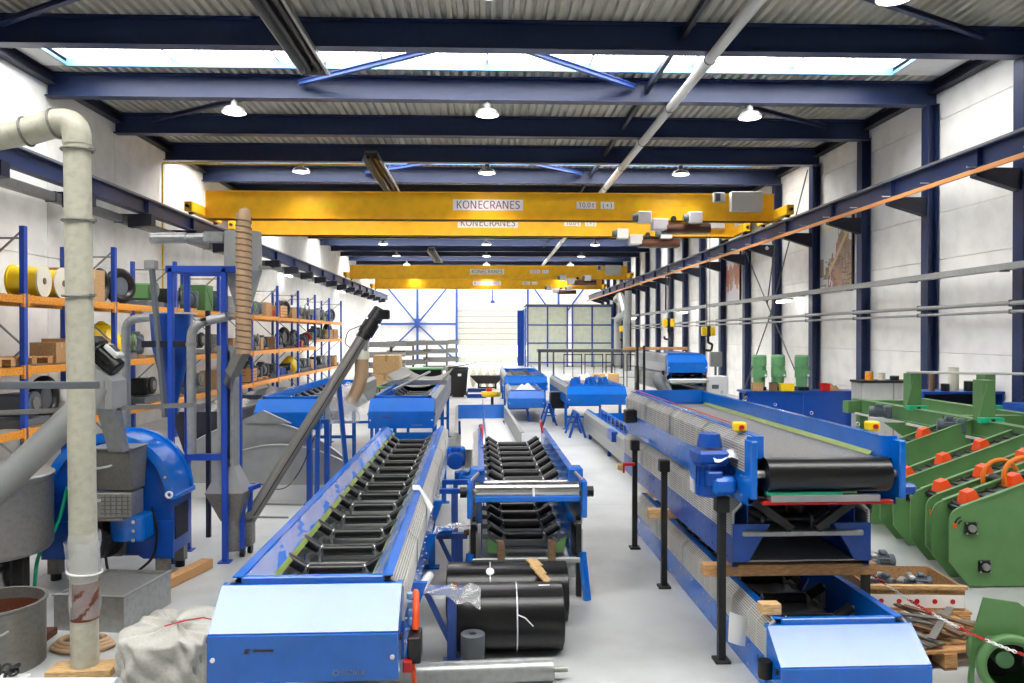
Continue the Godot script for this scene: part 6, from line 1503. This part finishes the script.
	for i in 60:
		var u := i / 59.0
		var q := pa.lerp(pc, u) + V(0, -.30 * 4 * u * (1 - u) * .22, 0)
		part(bc, "chain_link", shared("blink", func(): return MB.new().ring(Vector3.ZERO, Vector3.UP, .012, .0045, 8, 5)), M.red if (i / 9) % 2 == 0 else M.white, Transform3D(MB.frame(pc - pa) * Basis(Vector3.BACK, PI / 2 * (i % 2)) * Basis().scaled(V(.8, .8, 1.35)), q))
	part(bc, "end_hook", MB.new().ring(pa, Vector3.RIGHT, .02, .005, 12, 5), M.white)

# ---- things in the middle and at the back ---------------------------------------------------------------------
func belt_roll(called: String, label: String, x0: float, x1: float, r: float, z: float) -> Node3D:
	var t := thing(called, label, "belt roll", V((x0 + x1) / 2, 0, z), 0, "rolled black belts")
	var l := x1 - x0
	part(t, "roll", MB.new().tube(V(-l / 2, r, 0), V(l / 2, r, 0), r, -1, 40), M.rubber)
	for s in [-1, 1]:
		var sp := []
		for i in 80: sp.append(V(s * (l / 2 + .002), r + sin(i * .5) * (.03 + i * (r - .05) / 80), cos(i * .5) * (.03 + i * (r - .05) / 80)))
		part(t, "winding_edge", MB.new().pipe(sp, .008, 4), M.dark)
	part(t, "loose_end", MB.new().sheet(func(u, w): return V(lerpf(-l / 2, l / 2, u), r + cos(w * 1.1 - .5) * (r + .009), sin(w * 1.1 - .5) * (r + .009)), 2, 10), M.rubber)
	return t

func middle_things() -> void:
	var r1 := belt_roll("belt_roll", "black rolled belt nearest the steel shaft, with white string and a small tag", -.24, .60, .255, -6.12)
	part(r1, "string", MB.new().ring(V(.06, .255, 0), Vector3.RIGHT, .262, .006, 36, 5), M.white)
	part(r1, "string_end", MB.new().pipe([V(.06, .36, .25), V(.12, .34, .27), V(.18, .28, .28)], .005, 5), M.white)
	part(r1, "tag", MB.new().box(V(.28, .515, .02), V(.09, .004, .06)), M.white)
	var r2 := belt_roll("belt_roll", "black rolled belt behind the first roll, with cardboard scraps on it", -.33, .70, .25, -6.72)
	part(r2, "string", MB.new().ring(V(-.15, .25, 0), Vector3.RIGHT, .257, .006, 36, 5), M.white)
	part(r2, "tag", MB.new().tube(V(-.15, .47, .13), V(-.15, .475, .135), .035, -1, 12), M.white)
	for i in 3:
		solo("cardboard_scrap", "torn cardboard scrap on the second belt roll, %s piece" % ["upper", "middle", "lower"][i], "cardboard", MB.new().box(Vector3.ZERO, V(.10, .012, .13)), M.pale_wood, Transform3D(Basis(Vector3.UP, .5 + i * .3) * Basis(Vector3.RIGHT, .25 + i * .22), V(.42 + i * .03, .517 - i * .03, -6.68 + i * .09)), "cardboard scraps")
	var sr := thing("rubber_roll", "small upright dark rubber roll in front of the black belt rolls", "rubber roll", V(-.10, 0, -5.74))
	part(sr, "roll", MB.new().lathe([Vector2(.03, .0), Vector2(.09, 0), Vector2(.09, .27), Vector2(.03, .27), Vector2(.03, .0)], 28), M.mid_grey)
	var sh := thing("steel_roller", "long grey steel roller with a stub shaft on the floor in front", "steel roller", V(-.05, 0, -5.5), 3.0)
	part(sh, "shell", MB.new().tube(V(-.72, .085, 0), V(.53, .085, 0), .084, -1, 32), M.galv)
	part(sh, "shaft", MB.new().tube(V(-.8, .085, 0), V(.64, .085, 0), .022, -1, 14), M.steel)
	part(sh, "end_disc", MB.new().tube(V(.53, .085, 0), V(.535, .085, 0), .075, -1, 28), M.dull_steel)
	# blue trestle stands between the two conveyors
	for i in 2:
		var z: float = [-5.85, -7.45][i]
		var t := thing("side_stand", "%s blue steel stand between the two roller conveyors" % ["nearer", "farther"][i], "stand", V(-.36, 0, z), 0, "blue side stands")
		part(t, "post", MB.new().cbox(V(.10, .27, 0), V(.07, .54, .07), .004), M.steel_blue)
		part(t, "top_arm", MB.new().cbox(V(.03, .56, 0), V(.30, .05, .08), .004), M.steel_blue)
		part(t, "strut", MB.new().bar(V(.10, .14, 0), V(-.09, .54, 0), .03, .04), M.steel_blue)
		part(t, "foot", MB.new().box(V(.10, .006, 0), V(.14, .012, .2)), M.steel_blue)
	var t2 := thing("side_stand", "tall blue frame stand with two arms beside the blue drive motor", "stand", V(-.34, 0, -8.6), 0, "blue side stands")
	for z in [0.0, .5]:
		part(t2, "post", MB.new().box(V(.0, .42, z), V(.05, .84, .05)), M.steel_blue)
		part(t2, "arm", MB.new().box(V(.02, .86, z), V(.34, .05, .06)), M.deep_blue)
	solo("red_hose", "thick red hose on the floor between the two roller conveyors", "hose", MB.new().pipe(bend([V(-.42, .03, -8.6), V(-.30, .03, -8.2), V(-.12, .03, -8.0), V(-.06, .03, -7.9)], .1), .03, 10), M.red)
	var tb := thing("film_roll", "cardboard tube with trailing clear film on the nearer blue stand", "film roll", V(-.36, .585, -5.82), 0)
	part(tb, "tube", MB.new().tube(V(-.12, .045, .12), V(-.08, .045, -.16), .035, -1, 18), M.white)
	part(tb, "core", MB.new().tube(V(-.121, .045, .124), V(-.12, .045, .12), .024, -1, 14), M.brown)
	part(tb, "film", MB.new().sheet(func(u, w): return V(-.1 + u * .42, .03 + .02 * sin(u * 17.0 + w * 7.0) - u * w * .12, .06 + w * .14 - u * .04), 16, 6), M.film)
	part(tb, "brown_end", MB.new().tube(V(.10, .02, .02), V(.14, .02, .0), .03, -1, 12), M.brown)
	var f2 := thing("film_bundle", "crumpled clear and blue film bundle on the farther blue stand", "film", V(-.32, .585, -7.42))
	part(f2, "film", MB.new().sheet(func(u, w): return V(-.18 + u * .42, .03 + .05 * sin(u * PI) + .02 * sin(u * 21.0 + w * 9.0), -.1 + w * .2), 16, 6), M.film)
	part(f2, "blue_scrap", MB.new().cbox(V(-.08, .03, 0), V(.16, .06, .1), .02), M.blue)
	part(f2, "brown_end", MB.new().tube(V(.12, .03, .08), V(.16, .03, .06), .03, -1, 12), M.brown)
	# far clutter
	var wb := thing("wheelie_bin", "black wheeled bin with a grey sheet over it in the aisle", "bin", V(-1.12, 0, -31.3))
	bin_parts(wb, M.black, .78, 1.2)
	part(wb, "draped_sheet", MB.new().sheet(func(u, w): return V(-.5 + u * 1.25, 1.22 + .18 * u * u + .03 * sin(w * 8.0), -.4 + w * .8), 8, 6), M.light_grey)
	var eh := thing("fire_extinguisher", "red fire extinguisher beside the black bin", "fire extinguisher", V(-1.72, 0, -30.6))
	part(eh, "cylinder", MB.new().lathe([Vector2(0, .0), Vector2(.09, .0), Vector2(.09, .6), Vector2(.05, .68), Vector2(.03, .74), Vector2(0, .74)], 16), M.red)
	part(eh, "valve", MB.new().cbox(V(0, .78, 0), V(.05, .08, .14), .01), M.black)
	var ys := thing("yellow_stand", "yellow floor stand with a red box in the aisle", "floor stand", V(.17, 0, -27.2))
	part(ys, "column", MB.new().tube(V(.05, 0, 0), V(.05, .34, 0), .05, -1, 12), M.dark)
	part(ys, "tray", MB.new().lathe([Vector2(0, .32), Vector2(.3, .33), Vector2(.36, .42), Vector2(.34, .5), Vector2(.0, .5)], 20), M.signal_yellow)
	part(ys, "red_box", MB.new().cbox(V(-.06, .57, 0), V(.2, .12, .16), .01), M.red)
	part(ys, "grey_box", MB.new().cbox(V(.16, .46, .2), V(.2, .08, .16), .02), M.grey_paint)
	for i in 2:
		solo("blue_beam", "blue steel beam lying on the floor behind the black bin, %s one" % ["upper", "lower"][i], "steel beam", MB.new().ibeam(V(-.75, .28 - .20 * i, -30.9 + i * .3), V(.0, .28 - .20 * i, -30.9 + i * .3), .16, .16, .02, .02), M.deep_blue, Transform3D(), "blue beams on the floor")
	var bt := thing("black_tub", "shallow black tub on the floor far down the aisle", "tub", V(.05, 0, -36))
	part(bt, "shell", MB.new().hexa([V(-.45, .25, -.4), V(.45, .25, -.4), V(.45, .25, .4), V(-.45, .25, .4), V(-.8, .62, -.5), V(.8, .62, -.5), V(.8, .62, .5), V(-.8, .62, .5)]), M.black)
	part(bt, "legs_frame", MB.new().box(V(-.4, .13, 0), V(.08, .26, .6)).box(V(.4, .13, 0), V(.08, .26, .6)).box(V(0, .05, 0), V(.8, .06, .08)), M.dark)
	for i in 5: solo("white_sack", "white sack behind the black tub, %s in the row" % ORD[i], "sack", MB.new().sheet(func(u, w): return V(-.62 + i * .34 + cos(u * TAU) * .17 * sin(clampf(w + .12, 0, 1) * PI * .9), w * .95, -37.3 + sin(u * TAU) * .2 * sin(clampf(w + .12, 0, 1) * PI * .9)), 14, 8), M.ivory, Transform3D(), "white sacks")
	# steel racks with profiles at the back left
	for i in 3:
		var x: float = [-4.35, -3.75, -2.45][i]
		var z: float = [-31.5, -34.5, -38.5][i]
		var c := thing("profile_rack", "cantilever rack of grey metal profiles, %s from the left wall" % ORD[i], "rack", V(x, 0, z), 0, "profile racks at the back")
		for sx in [-.5, .5]: part(c, "post", MB.new().box(V(sx, 1.1, 0), V(.08, 2.2, .08)), M.mid_grey)
		for k in 5:
			part(c, "arm", MB.new().box(V(0, .35 + k * .42, .0), V(1.15, .05, .9)), M.grey_paint)
			for j in 6: part(c, "profile", shared("profl%d" % (j % 2), func(): return MB.new().box(V(0, .06, 0), V(1.2 + .2 * (j % 2), .08 + .10 * (j % 2), .12)).box(V(.55, .12, 0), V(.45, .03, .1), Basis(Vector3.BACK, .25))), M.zinc if j % 2 else M.dark, T(.1 * (j - 1), .40 + k * .42, -.4 + j * .15, rng.randf_range(-4, 4)))
		for sx in [-.5, .5]: part(c, "foot", MB.new().box(V(sx, .03, 0), V(.1, .06, 1.2)), M.mid_grey)
	for i in 4: goods_floor("box", V([-3.3, -3.3, -3.25, -6.4][i], [0.0, .62, 1.24, 0.0][i], [-25.6, -25.6, -25.6, -27.0][i]), "large brown carton in the stack behind the left feed line, %s" % ["lowest", "second", "topmost", "single one on the floor"][i])
	for i in 2:
		var sk := thing("steel_skip", "dark blue steel skip on the floor before the racks, %s of the two" % ["nearer", "farther"][i], "skip", V(-5.75, 0, [-17.2, -21.6][i]), 0, "blue skips before the racks")
		part(sk, "shell", MB.new().hexa([V(-.45, .1, -1.2), V(.45, .1, -1.2), V(.45, .1, 1.2), V(-.45, .1, 1.2), V(-.6, .95, -1.5), V(.6, .95, -1.5), V(.6, .95, 1.5), V(-.6, .95, 1.5)]), M.dark_navy)
		for x in [-.6, .6]: part(sk, "rim", MB.new().box(V(x, .95, 0), V(.06, .05, 3.0)), M.mid_grey)
		for z in [-1.0, 1.0]: part(sk, "runner", MB.new().box(V(0, .05, z), V(.8, .1, .12)), M.dark)
		part(sk, "scrap", MB.new().sheet(func(u, w): return V(lerpf(-.55, .55, u), .93 + .08 * sin(u * 13.0 + w * 23.0) * sin(w * 31.0), lerpf(-1.4, 1.4, w)), 10, 24), M.dull_steel)
	var gt := thing("green_trolley", "green topped trolley behind the feed conveyor", "trolley", V(-2.55, 0, -21.5))
	part(gt, "top", MB.new().cbox(V(0, 1.05, 0), V(1.0, .06, .7), .01), M.green)
	part(gt, "shelf", MB.new().cbox(V(0, .4, 0), V(.94, .04, .64), .01), M.green)
	for sx in [-1, 1]:
		for sz in [-1, 1]:
			var l := part(gt, "leg", MB.new().box(V(sx * .45, .57, sz * .3), V(.05, .96, .05)), M.dark)
			part(l, "castor", MB.new().tube(V(sx * .45 - .02, .05, sz * .3), V(sx * .45 + .02, .05, sz * .3), .05, -1, 10), M.black)
	part(gt, "tool_tray", MB.new().cbox(V(-.1, 1.12, 0), V(.5, .08, .3), .01), M.motor_grey)
	var bb := thing("black_container", "black container with a green rim behind the trough belt", "container", V(-1.95, 0, -24.5))
	part(bb, "body", MB.new().cbox(V(0, .72, 0), V(1.1, 1.4, .9), .01), M.black)
	part(bb, "rim", MB.new().cbox(V(0, 1.44, 0), V(1.16, .05, .96), .01), M.motor_green)
	for x in [-.4, .4]: part(bb, "runner", MB.new().box(V(x, .02, 0), V(.1, .04, .9)), M.dark)
	# long steel frame table with mesh panels
	var st := thing("steel_gantry", "long steel table frame on thin legs in front of the glazed cabin", "steel frame", V(4.6, 0, -34.5))
	part(st, "top", MB.new().cbox(V(0, 1.80, 0), V(4.6, .14, .9), .01), M.mid_grey)
	for x in [-2.2, -1.6, 1.0, 2.2]: part(st, "leg", MB.new().box(V(x, .87, .35), V(.07, 1.74, .07)), M.mid_grey)
	for x in [-2.2, 2.2]: part(st, "leg", MB.new().box(V(x, .87, -.35), V(.07, 1.74, .07)), M.mid_grey)
	for i in 4:
		var g := part(st, "mesh_panel", MB.new().box(V(-1.1 + i * .95, .9, .0), V(.04, 1.5, .04)).box(V(-.7 + i * .95, .9, 0), V(.025, 1.5, .03)).box(V(-.3 + i * .95, .9, .0), V(.04, 1.5, .04)).box(V(-.7 + i * .95, 1.62, 0), V(.84, .04, .04)).box(V(-.7 + i * .95, 1.1, 0), V(.84, .03, .03)).box(V(-.7 + i * .95, .6, 0), V(.84, .03, .03)), M.dark)
		g.set_meta("label", "dark mesh panel")
	goods_floor("wide", V(4.75, 0, -30.5), "long pale carton on a dark pallet in front of the steel frame")
	# blue parts piled on the wide hooded conveyor
	for i in 9:
		var t := thing("blue_bracket", "small blue steel bracket lying on the wide hooded conveyor, %s from the aisle" % ORD[i], "bracket", V(2.35 + i * .12, 1.135, -20.6 - (i % 3) * .35), i * 37.0, "blue brackets on the wide conveyor")
		part(t, "foot", MB.new().box(V(0, .012, 0), V(.3, .024, .16)), M.blue)
		part(t, "web", MB.new().prism(PackedVector2Array([Vector2(-.14, .02), Vector2(.14, .02), Vector2(.05, .22), Vector2(-.06, .2)]), .03, T(0, 0, .015)), M.blue)
	for i in 3: solo("white_cloth", "crumpled white wrapping on the blue parts beyond the trestles, %s heap" % ORD[i], "wrapping", MB.new().sheet(func(u, w): return V([1.2, 2.45, 3.0][i] + (u - .5) * .6, [.835, 1.135, 1.135][i] + .16 * sin(u * PI) * sin(w * PI) * (1 + .5 * sin(u * 15.0 + w * 9.0)), -23.3 + (w - .5) * .4), 12, 8), M.paper, Transform3D(), "white wrapping")
	var cr := thing("cable_roll", "thick grey cable roll lying behind the top belt conveyor", "cable roll", V(4.2, 0, -18.2), 20)
	part(cr, "coil", MB.new().ring(V(0, 1.30, 0), V(.6, .5, .6), .22, .12, 22, 12), M.mid_grey)
	part(cr, "stand_post", MB.new().box(V(0, .54, 0), V(.1, 1.08, .1)), M.dark)
	part(cr, "stand_plate", MB.new().box(V(0, 1.1, 0), V(.6, .04, .5)), M.old_wood)
	part(cr, "stand_base", MB.new().box(V(0, .02, 0), V(.5, .04, .5)), M.dark)

func goods_floor(kind: String, at: Vector3, label: String) -> void:
	var t := thing("carton", label, "carton", at, 0, "cartons on the floor")
	if kind == "wide":
		part(t, "pallet_base", MB.new().cbox(V(0, .25, 0), V(1.0, .5, .7), .01), M.dark)
		part(t, "carton", MB.new().cbox(V(0, .74, 0), V(1.0, .46, .6), .01), M.pale_wood)
		part(t, "tape", MB.new().box(V(0, .74, .302), V(.1, .46, .004)), M.paper)
	else:
		part(t, "carton", MB.new().cbox(V(0, .30, 0), V(.86, .6, .8), .01), M.pale_wood)
		part(t, "tape", MB.new().box(V(0, .602, 0), V(.08, .003, .8)).box(V(0, .5, .402), V(.08, .2, .003)), M.card)
